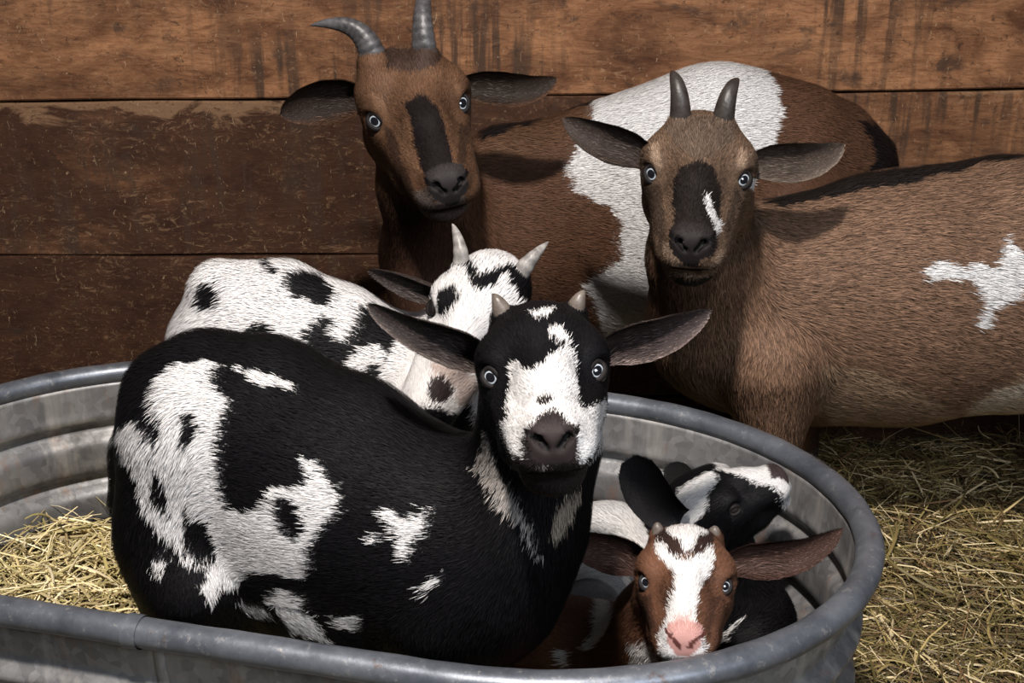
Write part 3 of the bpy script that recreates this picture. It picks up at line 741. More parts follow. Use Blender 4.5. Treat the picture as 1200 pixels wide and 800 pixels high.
me = o.data
b = make_mesh('packed_straw', V, quads=Q, material=FLOORM, parent=o); b['kind'] = 'stuff'
tag(o, 'bright yellow straw bedding piled inside the metal tank', 'straw', kind='stuff')

# ================================================================ GOATS
WHITE = (0.80, 0.77, 0.765); BLACK = (0.0055, 0.005, 0.006)
FZ = FLOOR_Z

def goat_brown_back():
    rng = np.random.default_rng(11)
    h = Head(489, 133, 1.76, 113, (0.20, -0.46, 0.86), roll=math.radians(7.5), k=0.084)
    pr = h.prims(fur=0.006)
    pr += tube([(488, 125, 1.81, 38), (500, 215, 1.87, 51), (522, 305, 1.93, 68)], k=0.04, fur=0.010, flow=(0.2, .3, -1))
    pr += tube([(535, 295, 1.97, 86), (600, 282, 2.00, 104), (740, 262, 2.04, 138), (850, 220, 2.06, 134), (935, 215, 2.07, 104)], k=0.05, fur=0.012, flat=0.72, fdir=(0.1, 1, 0))
    pr += tube([(590, 195, 1.99, 46), (700, 188, 2.02, 46), (820, 143, 2.05, 48)], k=0.05, fur=0.014, flat=0.8, fdir=(0, 1, 0), flow=(1, 0, 0))
    pr += tube([(930, 180, 2.05, 72), (985, 200, 2.06, 48)], k=0.04, fur=0.013)
    pr += tube([(985, 165, 2.06, 36), (1020, 185, 2.06, 20), (1034, 205, 2.05, 12)], k=0.025, fur=0.022, flow=(0.5, 0, -1))
    feet = []
    for (px, Y, kx) in ((500, 1.88, 0), (560, 2.04, 0)):
        a, r = T(px + 10, 350, Y, 52); kn = a + [0.0, 0, -0.19]; ft = np.array([kn[0] + 0.0, kn[1], FZ]); pr += leg_prims(a, kn, ft, r); feet.append((ft, r * 0.34))
    for (px, Y) in ((930, 1.97), (945, 2.12)):
        a, r = T(px, 270, Y, 72); kn = a + [0.05, 0, -0.24]; ft = np.array([kn[0] - 0.03, kn[1], FZ]); pr += leg_prims(a, kn, ft, r); feet.append((ft, r * 0.3))
    S = lambda l: CR(l, 300, 0, 0.35)
    BR = (0.112, 0.058, 0.033); DK = (0.012, 0.009, 0.009)
    layers = [
        ((0.105, 0.052, 0.031), [[(440, 240), (1060, 20), (1060, 500), (440, 500)]], 'body'),
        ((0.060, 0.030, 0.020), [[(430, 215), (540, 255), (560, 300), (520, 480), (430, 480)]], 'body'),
        (DK, [[(545, 158), (600, 130), (690, 108), (692, 124), (640, 140), (600, 150), (560, 165)]], 'body'),
        (DK, [[(1000, 140), (1030, 140), (1060, 190), (1060, 220), (990, 225), (1008, 205), (1022, 185), (1012, 160)]], 'body'),
        (WHITE, [[(686, 122), (740, 92), (800, 72), (880, 68), (902, 95), (910, 130), (900, 175), (860, 240), (800, 330), (790, 400), (700, 394), (690, 350), (674, 333), (700, 318), (722, 300), (722, 262), (705, 240), (668, 228), (658, 195), (670, 172), (690, 150)]], 'body'),
        ((0.05, 0.03, 0.022), [S([(430, 170), (640, 165), (600, 230), (520, 250), (440, 240)])], 'head'),
        (DK, [S([(500, 350), (560, 320), (612, 370), (635, 460), (662, 540), (682, 600), (682, 650), (600, 670), (575, 620), (555, 560), (535, 470), (520, 400)])], 'head'),
        (DK, [S([(425, 415), (460, 440), (480, 480), (500, 560), (545, 650), (525, 690), (480, 590), (450, 500)]), S([(680, 420), (712, 430), (706, 520), (690, 600), (676, 560)])], 'head', 0.6),
        ((0.20, 0.11, 0.064), [S([(385, 320), (430, 335), (450, 400), (430, 410), (400, 360)]), S([(665, 280), (690, 300), (690, 350), (670, 330)]), S([(470, 420), (510, 400), (545, 520), (560, 590), (520, 560), (490, 500)])], 'head', 0.6),
        ((0.10, 0.075, 0.065), [S([(530, 650), (580, 630), (600, 680), (700, 640), (700, 700), (640, 740), (560, 720)])], 'head')]
    def loc(L, c, hm):
        m = hm & (L[:, 1] > 111) & (L[:, 2] > -19) & (np.abs(L[:, 0]) < 16 + np.minimum(L[:, 2] + 6, 0) * 0.85 + (noise(L * 0.3, 9) - 0.5) * 5); c = np.where(m[:, None], (0.030, 0.025, 0.025), c)
        m = hm & (L[:, 1] > 60) & (np.abs(L[:, 2] + 24.8) < 2.0); return nostrils(L, np.where(m[:, None], (0.008, 0.006, 0.006), c), hm)
    boss(pr, [P(440, 82, 1.74), P(434, 40, 1.73), P(415, 20, 1.74), P(363, 30, 1.74)], 0.0225)
    boss(pr, [P(499, 75, 1.75), P(494, 30, 1.74), P(492, -5, 1.76), P(505, -30, 1.82)], 0.0200)
    base = (0.15, 2.0, FZ)
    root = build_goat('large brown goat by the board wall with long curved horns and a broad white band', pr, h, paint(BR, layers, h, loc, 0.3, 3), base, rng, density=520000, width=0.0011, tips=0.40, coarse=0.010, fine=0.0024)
    for s in (-1, 1): eye(root, base, h, s)
    horn(root, base, [P(440, 82, 1.74), P(434, 40, 1.73), P(415, 20, 1.74), P(363, 30, 1.74)], 0.0225, HORN_DARK, 12, 0.85)
    horn(root, base, [P(499, 75, 1.75), P(494, 30, 1.74), P(492, -5, 1.76), P(505, -30, 1.82)], 0.0200, HORN_DARK, 12, 0.85)
    tc = CAM - h.o
    ear(root, base, [P(430, 118, 1.78), P(395, 105, 1.77), P(360, 122, 1.75), P(329, 134, 1.74)], 0.066, nrm(tc) + [0, 0, -0.35], (0.07, 0.035, 0.02), (0.022, 0.014, 0.011), rng, cup=0.68)
    ear(root, base, [P(535, 105, 1.78), P(570, 95, 1.77), P(610, 118, 1.76), P(652, 92, 1.76)], 0.050, nrm(tc) + [0, 0, -0.1], (0.10, 0.05, 0.03), (0.026, 0.018, 0.014), rng, cup=0.72)
    for f, r in feet: hoof(root, base, f, r * 1.1, (-1, -0.1))
goat_brown_back()

def goat_brown_right():
    rng = np.random.default_rng(12)
    h = Head(817, 210, 1.58, 112, (-0.03, -0.41, 0.91), roll=math.radians(-3.5))
    pr = h.prims(fur=0.007)
    pr += tube([(822, 215, 1.63, 44), (822, 300, 1.68, 56), (838, 370, 1.72, 76)], k=0.04, fur=0.011, flow=(0.2, .2, -1))
    pr += tube([(860, 385, 1.74, 92), (930, 370, 1.76, 122), (1050, 352, 1.77, 140), (1200, 335, 1.77, 140), (1310, 318, 1.78, 124), (1375, 312, 1.78, 98)], k=0.05, fur=0.018, flat=0.80, fdir=(0, 1, 0))
    pr += tube([(885, 270, 1.72, 30), (1010, 260, 1.76, 32), (1160, 234, 1.77, 36)], k=0.05, fur=0.016, flat=0.8, fdir=(0, 1, 0), flow=(1, 0, 0))
    pr += tube([(1420, 250, 1.78, 30), (1455, 275, 1.78, 14)], k=0.03, fur=0.02)
    feet = []
    for (px, Y) in ((905, 1.66), (900, 1.82)):
        a, r = T(px, 430, Y, 62); kn = a + [0.01, -0.01, -0.14]; ft = np.array([kn[0], kn[1], FZ]); pr += leg_prims(a, kn, ft, r, 0.012); feet.append((ft, r * 0.34))
    for (px, Y) in ((1350, 1.68), (1360, 1.87)):
        a, r = T(px, 360, Y, 80); kn = a + [0.06, 0, -0.17]; ft = np.array([kn[0] - 0.02, kn[1], FZ]); pr += leg_prims(a, kn, ft, r); feet.append((ft, r * 0.3))
    S = lambda l: CR(l, 640, 60, 0.35); B = lambda l: CR(l, 760, 160, 0.5)
    BR = (0.125, 0.080, 0.054); DK = (0.014, 0.011, 0.010)
    layers = [
        ((0.160, 0.094, 0.061), [[(770, 200), (1600, 100), (1600, 700), (760, 700), (760, 330)]], 'body'),
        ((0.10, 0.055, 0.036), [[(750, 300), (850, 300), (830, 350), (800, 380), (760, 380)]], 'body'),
        ((0.235, 0.155, 0.10), [B([(400, 520), (560, 560), (700, 640), (760, 590), (880, 530), (1000, 480), (1000, 760), (400, 760)])], 'body'),
        ((0.50, 0.40, 0.30), [B([(720, 650), (780, 590), (880, 550), (1000, 520), (1000, 620), (860, 640), (740, 690)])], 'body'),
        (DK, [[(868, 232), (900, 222), (960, 212), (1060, 200), (1140, 180), (1210, 168), (1500, 120), (1500, 170), (1210, 184), (1140, 196), (1060, 216), (980, 232), (900, 242)]], 'body'),
        (WHITE, [B([(622, 320), (650, 285), (700, 308), (735, 295), (790, 300), (805, 280), (818, 238), (850, 268), (876, 300), (862, 360), (820, 390), (785, 405), (772, 446), (750, 438), (762, 380), (732, 335), (690, 332), (640, 338)])], 'body'),
        ((0.10, 0.07, 0.052), [S([(440, 225), (600, 225), (640, 280), (600, 330), (520, 380), (440, 330), (400, 270)])], 'head'),
        (DK, [S([(435, 430), (455, 395), (510, 375), (560, 400), (582, 470), (580, 560), (572, 640), (552, 690), (450, 680), (432, 610), (425, 520)])], 'head'),
        (DK, [S([(322, 455), (350, 445), (385, 455), (398, 520), (400, 620), (412, 690), (385, 660), (360, 570)]), S([(630, 450), (650, 470), (625, 560), (600, 640), (590, 600), (610, 520)])], 'head', 0.6),
        ((0.30, 0.21, 0.15), [S([(352, 318), (380, 320), (392, 400), (370, 410), (352, 360)]), S([(650, 335), (675, 350), (668, 390), (640, 400), (634, 360)]), S([(396, 650), (425, 640), (445, 700), (500, 735), (480, 745), (420, 720)]), S([(560, 700), (580, 660), (590, 690), (550, 735), (510, 740)])], 'head', 0.7),
        (WHITE, [S([(522, 480), (540, 490), (552, 530), (582, 580), (575, 625), (562, 600), (535, 535)])], 'head'),
        (WHITE, [(885, 218, 7, 8)], None),
        (DK, [S([(430, 745), (500, 760), (570, 740), (560, 790), (440, 790)])], 'head')]
    def loc(L, c, hm):
        m = hm & (L[:, 1] > 111) & (L[:, 2] > -19) & (np.abs(L[:, 0]) < 16 + np.minimum(L[:, 2] + 6, 0) * 0.85 + (noise(L * 0.3, 9) - 0.5) * 5); c = np.where(m[:, None], (0.019, 0.015, 0.015), c)
        m = hm & (L[:, 1] > 60) & (np.abs(L[:, 2] + 24.8) < 2.0); return nostrils(L, np.where(m[:, None], (0.006, 0.005, 0.005), c), hm)
    boss(pr, [P(797, 150, 1.60), P(799, 115, 1.59), P(794, 92, 1.60), P(786, 83, 1.62)], 0.0150)
    boss(pr, [P(846, 152, 1.60), P(850, 118, 1.59), P(856, 98, 1.60), P(866, 92, 1.62)], 0.0150)
    base = (0.6, 1.75, FZ)
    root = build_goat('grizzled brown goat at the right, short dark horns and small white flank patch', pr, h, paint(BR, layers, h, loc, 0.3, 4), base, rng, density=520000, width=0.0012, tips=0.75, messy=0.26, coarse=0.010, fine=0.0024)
    for s in (-1, 1): eye(root, base, h, s)
    horn(root, base, [P(797, 150, 1.60), P(799, 115, 1.59), P(794, 92, 1.60), P(786, 83, 1.62)], 0.0150, HORN_BROWN, 0, 0.9, rt=0.28)
    horn(root, base, [P(846, 152, 1.60), P(850, 118, 1.59), P(856, 98, 1.60), P(866, 92, 1.62)], 0.0150, HORN_BROWN, 0, 0.9, rt=0.28)
    tc = nrm(CAM - h.o)
    ear(root, base, [P(765, 190, 1.60), P(735, 165, 1.59), P(700, 170, 1.58), P(661, 139, 1.60)], 0.050, tc + [0, 0, -0.2], (0.085, 0.06, 0.045), (0.045, 0.033, 0.028), rng, cup=0.72, edge=(0.04, 0.03, 0.025))
    ear(root, base, [P(876, 198, 1.60), P(905, 178, 1.59), P(950, 202, 1.58), P(988, 170, 1.60)], 0.052, tc + [0, 0, -0.2], (0.10, 0.07, 0.053), (0.058, 0.042, 0.034), rng, cup=0.72, edge=(0.20, 0.16, 0.13))
    for f, r in feet: hoof(root, base, f, r * 1.1, (-1, -0.1))
goat_brown_right()

def goat_spotted_back():
    rng = np.random.default_rng(13)
    h = Head(556, 374, 1.31, 96, (-0.42, -0.74, 0.52), roll=math.radians(-12))
    pr = h.prims(fur=0.008)
    pr += tube([(560, 385, 1.37, 44), (520, 420, 1.38, 52), (480, 440, 1.38, 62)], k=0.03, fur=0.012, flow=(-1, 0, -0.4))
    pr += tube([(500, 470, 1.36, 66), (400, 450, 1.36, 84), (320, 415, 1.37, 86), (288, 408, 1.37, 74)], k=0.04, fur=0.012, flat=0.75, fdir=(0, 1, 0))
    pr += tube([(470, 412, 1.38, 28), (400, 385, 1.38, 40), (330, 350, 1.38, 34), (258, 334, 1.37, 22)], k=0.035, fur=0.012, flat=0.8, fdir=(0, 1, 0), flow=(-1, 0, 0))
    pr += tube([(258, 345, 1.37, 28), (246, 400, 1.37, 36), (262, 450, 1.37, 46)], k=0.03, fur=0.012, flow=(-0.5, 0, -1))
    feet = []
    for (px, py, Y) in ((255, 470, 1.30), (262, 470, 1.43), (480, 490, 1.29), (490, 490, 1.41)):
        a, r = T(px, py, Y, 46); kn = a + [0.015 if px < 300 else 0, 0, -0.10]; ft = np.array([kn[0], kn[1], bed_z(kn[0], kn[1]) - 0.02]); pr += leg_prims(a, kn, ft, r); feet.append((ft, r * 0.34))
    S = lambda l: CR(l, 100, 280, 0.65); H = lambda l: CR(l, 400, 250, 0.325)
    layers = [
        (BLACK, [S([(208, 95), (220, 78), (245, 73), (254, 90), (245, 115), (230, 128), (210, 118)]), S([(285, 180), (310, 160), (325, 148), (350, 165), (352, 185), (335, 200), (300, 192)]),
                 S([(368, 85), (372, 62), (400, 62), (430, 70), (462, 100), (455, 125), (430, 130), (410, 108), (385, 108)]), S([(325, 38), (345, 42), (362, 60), (350, 66)]),
                 S([(403, 205), (412, 165), (445, 140), (462, 155), (450, 175), (480, 190), (500, 165), (508, 135), (530, 125), (600, 160), (700, 260), (700, 330), (600, 300), (590, 290), (565, 245), (540, 195), (505, 205), (480, 238), (440, 232), (412, 218)]),
                 S([(512, 238), (530, 222), (548, 232), (545, 255), (522, 262)]), S([(150, 200), (400, 205), (520, 270), (520, 600), (150, 600)])], 'body'),
        (BLACK, [H([(375, 175), (455, 180), (495, 235), (462, 260), (440, 205), (400, 200), (370, 240)]), H([(345, 290), (395, 278), (432, 300), (410, 345), (375, 390), (348, 365)]),
                 H([(455, 255), (520, 225), (600, 195), (690, 230), (700, 345), (640, 335), (605, 280), (560, 262), (500, 290), (470, 280)]), H([(700, 310), (780, 340), (780, 400), (700, 350)]),
                 H([(250, 700), (330, 705), (420, 735), (470, 715), (560, 780), (250, 850)])], None),
        (WHITE, [H([(385, 225), (400, 215), (440, 225), (445, 290), (425, 300), (395, 275)]), H([(560, 235), (590, 225), (600, 270), (640, 330), (600, 320), (560, 270)])], 'head'),
        ((0.028, 0.02, 0.02), [H([(305, 640), (318, 608), (348, 592), (372, 618), (402, 648), (385, 675), (340, 695), (312, 685)])], 'head'),
        ((0.50, 0.40, 0.36), [H([(320, 545), (420, 560), (480, 620), (500, 690), (430, 715), (400, 690), (405, 645), (375, 615), (345, 590), (318, 600)])], 'head')]
    boss(pr, [P(541, 322, 1.33), P(542, 300, 1.32), P(538, 278, 1.33), P(530, 262, 1.35)], 0.0115)
    boss(pr, [P(603, 330, 1.33), P(612, 315, 1.32), P(624, 300, 1.32), P(643, 283, 1.34)], 0.0130)
    base = (-0.2, 1.37, bed_z(-0.2, 1.37))
    root = build_goat('white goat with black spots standing behind the front goat in the tank, pale horns', pr, h, paint(WHITE, layers, h, None, 0.10, 5), base, rng, density=560000, width=0.0010, tips=0.12)
    for s in (-1, 1): eye(root, base, h, s, dirv=(0.75, 0.45, 0.4), closed=True)
    horn(root, base, [P(541, 322, 1.33), P(542, 300, 1.32), P(538, 278, 1.33), P(530, 262, 1.35)], 0.0115, HORN_PALE, 5, 0.9)
    horn(root, base, [P(603, 330, 1.33), P(612, 315, 1.32), P(624, 300, 1.32), P(643, 283, 1.34)], 0.0130, HORN_PALE, 5, 0.9)
    tc = nrm(CAM - h.o)
    ear(root, base, [P(524, 352, 1.35), P(500, 338, 1.35), P(465, 330, 1.35), P(433, 317, 1.36)], 0.030, tc + [0, 0, -0.7], (0.045, 0.035, 0.032), (0.03, 0.022, 0.02), rng, cup=0.68)
    ear(root, base, [P(612, 378, 1.36), P(640, 372, 1.37), P(670, 380, 1.38), P(690, 396, 1.38)], 0.034, tc + [0, 0, -0.3], (0.03, 0.025, 0.023), (0.03, 0.022, 0.02), rng, cup=0.68)
    for f, r in feet: hoof(root, base, f, r * 1.1, (1, -0.1))
goat_spotted_back()

def goat_front():
    rng = np.random.default_rng(14)
    h = Head(637, 443, 0.98, 130, (0.05, -0.33, 0.94), roll=math.radians(3.0))
    pr = h.prims(fur=0.006)
    pr += tube([(636, 430, 1.04, 54), (630, 520, 1.05, 62), (606, 610, 1.04, 72), (568, 680, 1.03, 84)], k=0.035, fur=0.011, flow=(-0.3, .2, -1))
    pr += tube([(545, 668, 1.03, 104), (480, 636, 1.06, 122), (380, 588, 1.10, 132), (290, 530, 1.14, 120), (255, 515, 1.15, 104)], k=0.04, fur=0.010, flat=0.74, fdir=(0.15, 1, 0))
    pr += tube([(520, 560, 1.07, 40), (420, 508, 1.11, 50), (320, 462, 1.15, 50), (240, 440, 1.17, 38), (195, 448, 1.17, 30)], k=0.04, fur=0.012, flat=0.8, fdir=(0, 1, 0), flow=(-1, 0, 0))
    pr += tube([(300, 640, 1.11, 84), (420, 690, 1.08, 88), (530, 720, 1.03, 66)], k=0.04, fur=0.010, flat=0.8, fdir=(0.15, 1, 0))
    pr += tube([(228, 520, 1.13, 80), (222, 620, 1.12, 74), (240, 720, 1.10, 66)], k=0.035, fur=0.012, flow=(-0.2, 0, -1))
    pr += tube([(190, 460, 1.18, 34), (164, 530, 1.18, 24), (148, 588, 1.18, 20)], k=0.03, fur=0.014, flow=(-0.2, 0, -1))
    feet = []
    for (px, py, Y, r_) in ((225, 690, 1.06, 52), (235, 690, 1.24, 52), (510, 730, 1.00, 48), (550, 735, 1.12, 46)):
        a, r = T(px, py, Y, r_); kn = a + [0.0, 0, -0.075]; ft = np.array([kn[0], kn[1] + 0.02, bed_z(kn[0], kn[1]) - 0.03]); pr += leg_prims(a, kn, ft, r); feet.append((ft, r * 0.34))
    S = lambda l: CR(l, 100, 280, 0.65); H = lambda l: CR(l, 540, 340, 0.325)
    E = lambda x, y, a, b: (100 + x * .65, 280 + y * .65, a * .65, b * .65)
    layers = [
        (WHITE, [S([(140, 250), (178, 225), (258, 226), (238, 258), (242, 280), (272, 290), (252, 335), (244, 390), (250, 440), (270, 488), (300, 500), (328, 488), (345, 452), (385, 458), (412, 440), (412, 402), (428, 400), (440, 425), (466, 458), (470, 490), (440, 522), (420, 555), (412, 615), (370, 605), (330, 598), (285, 612), (245, 622), (225, 655), (215, 620), (222, 580), (180, 560), (150, 520), (128, 470), (116, 425), (132, 380), (142, 330), (132, 280)]),
                 S([(58, 342), (95, 318), (125, 355), (132, 400), (148, 450), (156, 535), (132, 520), (105, 460), (85, 400)]),
                 S([(283, 238), (340, 242), (388, 268), (380, 278), (310, 256)]),
                 S([(335, 655), (372, 632), (402, 645), (400, 680), (440, 722), (388, 718), (350, 690)]), S([(268, 648), (312, 652), (318, 670), (285, 672)]), S([(462, 678), (508, 684), (500, 712), (470, 704)]),
                 S([(548, 482), (575, 500), (595, 510), (632, 488), (625, 520), (602, 548), (592, 585), (575, 565), (580, 535), (558, 512)]), S([(608, 628), (650, 600), (650, 618), (625, 636)]), S([(120, 566), (146, 570), (142, 592), (124, 588)]), S([(520, 545), (545, 530), (540, 550), (525, 555)])], 'body'),
        (BLACK, [E(196, 336, 22, 28), S([(345, 478), (372, 468), (395, 490), (412, 520), (395, 545), (370, 530), (352, 500)]), S([(178, 470), (200, 490), (235, 505), (250, 540), (235, 570), (200, 565), (180, 530)]), S([(132, 400), (142, 420), (160, 480), (150, 490), (128, 450)])], 'body'),
        ((0.36, 0.33, 0.31), [H([(95, 500), (118, 540), (150, 640), (200, 720), (235, 800), (300, 940), (230, 860), (150, 760), (95, 690), (72, 600)])], None),
        ((0.28, 0.24, 0.19), [H([(365, 730), (425, 690), (425, 745), (400, 810), (350, 860), (330, 840)])], 'body'),
        (WHITE, [H([(190, 262), (222, 258), (232, 290), (262, 302), (300, 272), (340, 235), (388, 200), (402, 250), (410, 330), (422, 400), (440, 438), (482, 425), (526, 395), (518, 450), (500, 545), (470, 590), (432, 630), (400, 610), (250, 690), (215, 640), (170, 560), (152, 485), (172, 470), (176, 400), (186, 330)]),
                 H([(322, 172), (330, 150), (352, 145), (388, 180), (380, 208), (345, 195)]), H([(245, 92), (290, 82), (335, 74), (318, 102), (265, 106)])], 'head'),
        ((0.022, 0.017, 0.017), [(540 + 310 * .325, 340 + 408 * .325, 29 * .325, 16 * .325), H([(225, 540), (248, 490), (288, 452), (340, 440), (378, 470), (382, 535), (408, 560), (430, 610), (470, 590), (500, 620), (440, 680), (420, 740), (200, 740), (170, 640), (208, 600), (228, 600)])], 'head'),
        ((0.32, 0.28, 0.27), [H([(250, 596), (292, 612), (320, 612), (372, 578), (402, 574), (372, 612), (330, 606), (290, 634)])], 'head')]
    def loc(L, c, hm):
        m = hm & (L[:, 1] > 116) & (L[:, 2] > -16) & (np.abs(L[:, 0]) < 15); c = np.where(m[:, None], (0.030, 0.022, 0.022), c)
        m = hm & (L[:, 1] > 60) & (np.abs(L[:, 2] + 24.8) < 2.4); return nostrils(L, np.where(m[:, None], (0.004, 0.003, 0.003), c), hm)
    boss(pr, [P(592, 378, 1.04), P(588, 362, 1.035), P(584, 352, 1.035), P(577, 344, 1.04)], 0.0110)
    boss(pr, [P(672, 372, 1.04), P(675, 358, 1.035), P(679, 348, 1.035), P(685, 340, 1.04)], 0.0105)
    base = (-0.25, 1.12, bed_z(-0.25, 1.12))
    root = build_goat('black and white goat in front in the metal tank, white blaze down its black face', pr, h, paint(BLACK, layers, h, loc, 0.15, 6, amp=0.008), base, rng, density=800000, width=0.0008, tips=0.30, fine=0.0022)
    for s in (-1, 1): eye(root, base, h, s)
    horn(root, base, [P(592, 378, 1.04), P(588, 362, 1.035), P(584, 352, 1.035), P(577, 344, 1.04)], 0.0110, HORN_KID, 0, 1.0)
    horn(root, base, [P(672, 372, 1.04), P(675, 358, 1.035), P(679, 348, 1.035), P(685, 340, 1.04)], 0.0105, HORN_KID, 0, 1.0)
    tc = nrm(CAM - h.o)
    ear(root, base, [P(568, 425, 1.03), P(540, 400, 1.02), P(480, 395, 1.00), P(432, 357, 1.02)], 0.036, tc + [0, 0, -0.35], (0.030, 0.023, 0.021), (0.020, 0.015, 0.014), rng, cup=0.8, edge=(0.15, 0.12, 0.11),
        prof=[(0, .62), (.12, .85), (.3, 1.0), (.5, .92), (.72, .7), (.88, .48), (.96, .3), (1, .05)])
    ear(root, base, [P(705, 418, 1.03), P(730, 395, 1.02), P(780, 400, 1.00), P(831, 364, 1.02)], 0.037, tc + [0, 0, -0.35], (0.03, 0.023, 0.021), (0.030, 0.021, 0.02), rng, cup=0.8, edge=(0.17, 0.13, 0.12))
    for f, r in feet: hoof(root, base, f, r * 1.1, (1, -0.1))
goat_front()

def goat_kid_brown():
    rng = np.random.default_rng(15)
    h = Head(803, 687, 0.975, 97, (-0.02, -0.48, 0.87), roll=math.radians(-3.0), muz=0.80)
    pr = h.prims(fur=0.005)
    pr += tube([(800, 680, 1.02, 40), (775, 735, 1.05, 50), (745, 780, 1.08, 62)], k=0.03, fur=0.009, flow=(-.4, .2, -1))
    pr += tube([(745, 790, 1.08, 68), (690, 785, 1.13, 76), (640, 775, 1.17, 72), (600, 765, 1.20, 60)], k=0.035, fur=0.009, flat=0.8, fdir=(0, 1, 0))
    pr += tube([(735, 835, .97, 22), (790, 850, .94, 16), (830, 850, .93, 15)], k=0.02, fur=0.006)
    pr += tube([(630, 830, .98, 40), (700, 860, .93, 22)], k=0.02, fur=0.006)
    S = lambda l: CR(l, 600, 520, 0.3833); BR = (0.150, 0.070, 0.042); DB = (0.035, 0.020, 0.017)
    layers = [
        (WHITE, [S([(268, 480), (300, 478), (322, 500), (290, 572), (245, 625), (218, 628), (262, 560)]), S([(148, 632), (192, 640), (182, 685), (150, 680)]), S([(365, 600), (420, 590), (460, 640), (460, 700), (370, 680)])], 'body'),
        (DB, [S([(430, 270), (520, 250), (620, 270), (612, 315), (560, 345), (500, 355), (460, 330), (440, 300)])], 'head'),
        (DB, [S([(488, 350), (505, 390), (505, 440), (480, 520), (470, 480), (495, 420)]), S([(600, 360), (620, 380), (600, 430), (570, 470), (570, 430)]), S([(385, 470), (430, 470), (440, 520), (450, 600), (420, 560), (395, 500)]), S([(605, 480), (650, 470), (620, 520), (600, 600), (592, 560)])], 'head', 0.6),
        (WHITE, [S([(438, 298), (468, 308), (488, 345), (530, 362), (570, 342), (603, 315), (614, 360), (590, 405), (572, 450), (562, 500), (562, 545), (582, 590), (590, 640), (470, 668), (450, 600), (472, 530), (500, 455), (505, 400), (470, 375), (442, 340)]),
                 S([(466, 262), (540, 248), (606, 275), (562, 292), (545, 335), (528, 340), (516, 300), (496, 290)])], 'head'),
        ((0.58, 0.42, 0.40), [S([(505, 530), (545, 525), (556, 580), (562, 612), (550, 640), (505, 645), (490, 622), (494, 585)])], 'head')]
    def loc(L, c, hm):
        m = hm & (L[:, 1] > 112) & (L[:, 2] > -16) & (np.abs(L[:, 0]) < 15 + np.minimum(L[:, 2] + 4, 0) * 0.8); c = np.where(m[:, None], (0.50, 0.27, 0.245), c)
        m = hm & (L[:, 1] > 60) & (np.abs(L[:, 2] + 24.5) < 2.0); return nostrils(L, np.where(m[:, None], (0.05, 0.02, 0.02), c), hm, (0.10, 0.035, 0.03))
    boss(pr, [P(772, 632, 1.02), P(771, 624, 1.02), P(770, 616, 1.02), P(771, 612, 1.02)], 0.0070)
    boss(pr, [P(836, 634, 1.02), P(837, 627, 1.02), P(838, 620, 1.02), P(837, 616, 1.02)], 0.0070)
    base = (0.10, 1.0, bed_z(0.10, 1.0))
    root = build_goat('small brown kid lying in the tank with a white blaze and pink nose', pr, h, paint(BR, layers, h, loc, 0.3, 7, amp=0.005), base, rng, density=800000, width=0.0007, tips=0.3, fine=0.0020, coarse=0.006)
    for s in (-1, 1): eye(root, base, h, s, dirv=(0.78, 0.42, 0.35))
    horn(root, base, [P(772, 632, 1.02), P(771, 624, 1.02), P(770, 616, 1.02), P(771, 612, 1.02)], 0.0070, HORN_KID, 0, 1.0, rt=0.4)
    horn(root, base, [P(836, 634, 1.02), P(837, 627, 1.02), P(838, 620, 1.02), P(837, 616, 1.02)], 0.0070, HORN_KID, 0, 1.0, rt=0.4)
    tc = nrm(CAM - h.o)
    ear(root, base, [P(758, 668, 1.02), P(735, 640, 1.02), P(700, 650, 1.02), P(660, 630, 1.04)], 0.038, tc + [0, 0, -0.3], (0.060, 0.030, 0.022), (0.042, 0.022, 0.018), rng, cup=0.68, edge=(0.055, 0.03, 0.024))
    ear(root, base, [P(850, 666, 1.02), P(880, 642, 1.02), P(930, 672, 1.00), P(986, 620, 1.00)], 0.036, tc + [0, 0, -0.3], (0.060, 0.030, 0.022), (0.050, 0.027, 0.021), rng, cup=0.68, edge=(0.055, 0.03, 0.024))
goat_kid_brown()

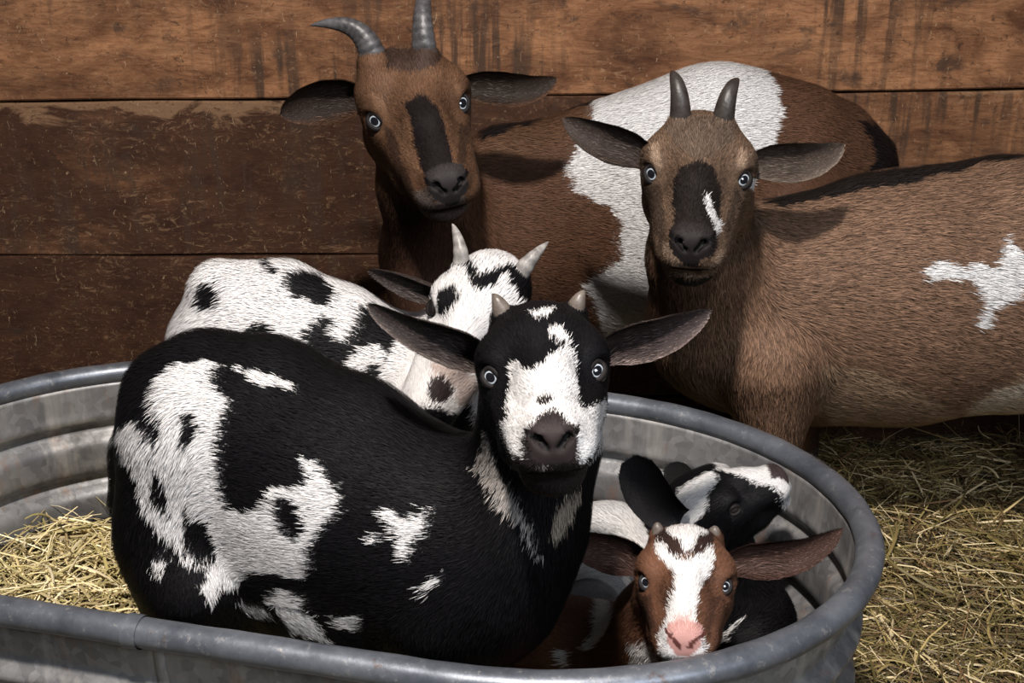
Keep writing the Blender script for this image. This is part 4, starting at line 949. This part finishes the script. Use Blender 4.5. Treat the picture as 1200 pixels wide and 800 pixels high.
def goat_kid_black():
    rng = np.random.default_rng(16)
    h = Head(868, 592, 1.17, 0, (0.93, 0.44, 0.10), muz=0.62, U=(-0.30, 0.76, 0.60))
    h.s = 0.80
    h.o = P(850, 584, 1.17)
    pr = h.prims(fur=0.005, jaw=0.9)
    pr += tube([(818, 612, 1.18, 46), (830, 660, 1.19, 50), (855, 715, 1.19, 52)], k=0.03, fur=0.009, flow=(0, .2, -1))
    pr += tube([(872, 735, 1.17, 58), (820, 735, 1.21, 62), (760, 705, 1.26, 66), (712, 664, 1.30, 68), (700, 680, 1.31, 62)], k=0.035, fur=0.009, flat=0.9, fdir=(0, 1, 0))
    pr += tube([(885, 770, 1.12, 30), (850, 810, 1.06, 18), (800, 815, 1.05, 16)], k=0.02, fur=0.006)
    pr += tube([(690, 720, 1.20, 40), (730, 760, 1.14, 26), (770, 780, 1.10, 16)], k=0.02, fur=0.006)
    S = lambda l: CR(l, 600, 520, 0.3833)
    layers = [
        (WHITE, [[(620, 560), (735, 585), (770, 640), (770, 760), (620, 800)]], 'body'),
        (WHITE, [S([(728, 528), (700, 550), (662, 602), (655, 596), (672, 562), (700, 535)])], 'body'),
        (WHITE, [S([(486, 180), (505, 150), (530, 128), (600, 92), (634, 86), (636, 108), (604, 148), (602, 200), (562, 240), (520, 252), (500, 222)]),
                 S([(612, 50), (700, 50), (800, 50), (880, 80), (880, 135), (832, 200), (834, 150), (802, 126), (742, 112), (700, 92), (650, 82)])], None)]
    def loc(L, c, hm):
        m = hm & (L[:, 1] > 112) & (L[:, 2] > -12) & (np.abs(L[:, 0]) < 16); return np.where(m[:, None], (0.05, 0.035, 0.035), c)
    base = (0.17, 1.18, bed_z(0.17, 1.18))
    root = build_goat('black and white kid behind the brown kid, muzzle raised to the right', pr, h, paint(BLACK, layers, h, loc, 0.12, 8, amp=0.005), base, rng, density=700000, width=0.0008, tips=0.3, fine=0.0022, coarse=0.006)
    for s in (-1, 1): eye(root, base, h, s, dirv=(0.95, 0.2, 0.2), r=10.5, closed=True)
    tc = nrm(CAM - h.o)
    ear(root, base, [P(800, 610, 1.13), P(775, 605, 1.11), P(752, 575, 1.11), P(745, 534, 1.12)], 0.052, tc + [-0.5, 0, 0.1], (0.014, 0.013, 0.014), (0.014, 0.013, 0.014), rng, cup=0.35, edge=(0.014, 0.013, 0.014), inner_hair=False, prof=[(0, .5), (.3, .85), (.6, 1), (.82, .92), (.94, .66), (1, .1)])
    ear(root, base, [P(812, 580, 1.22), P(800, 560, 1.24), P(790, 555, 1.26), P(778, 552, 1.27)], 0.035, tc, (0.014, 0.013, 0.014), (0.014, 0.013, 0.014), rng, cup=0.35, edge=(0.014, 0.013, 0.014), inner_hair=False)
goat_kid_black()
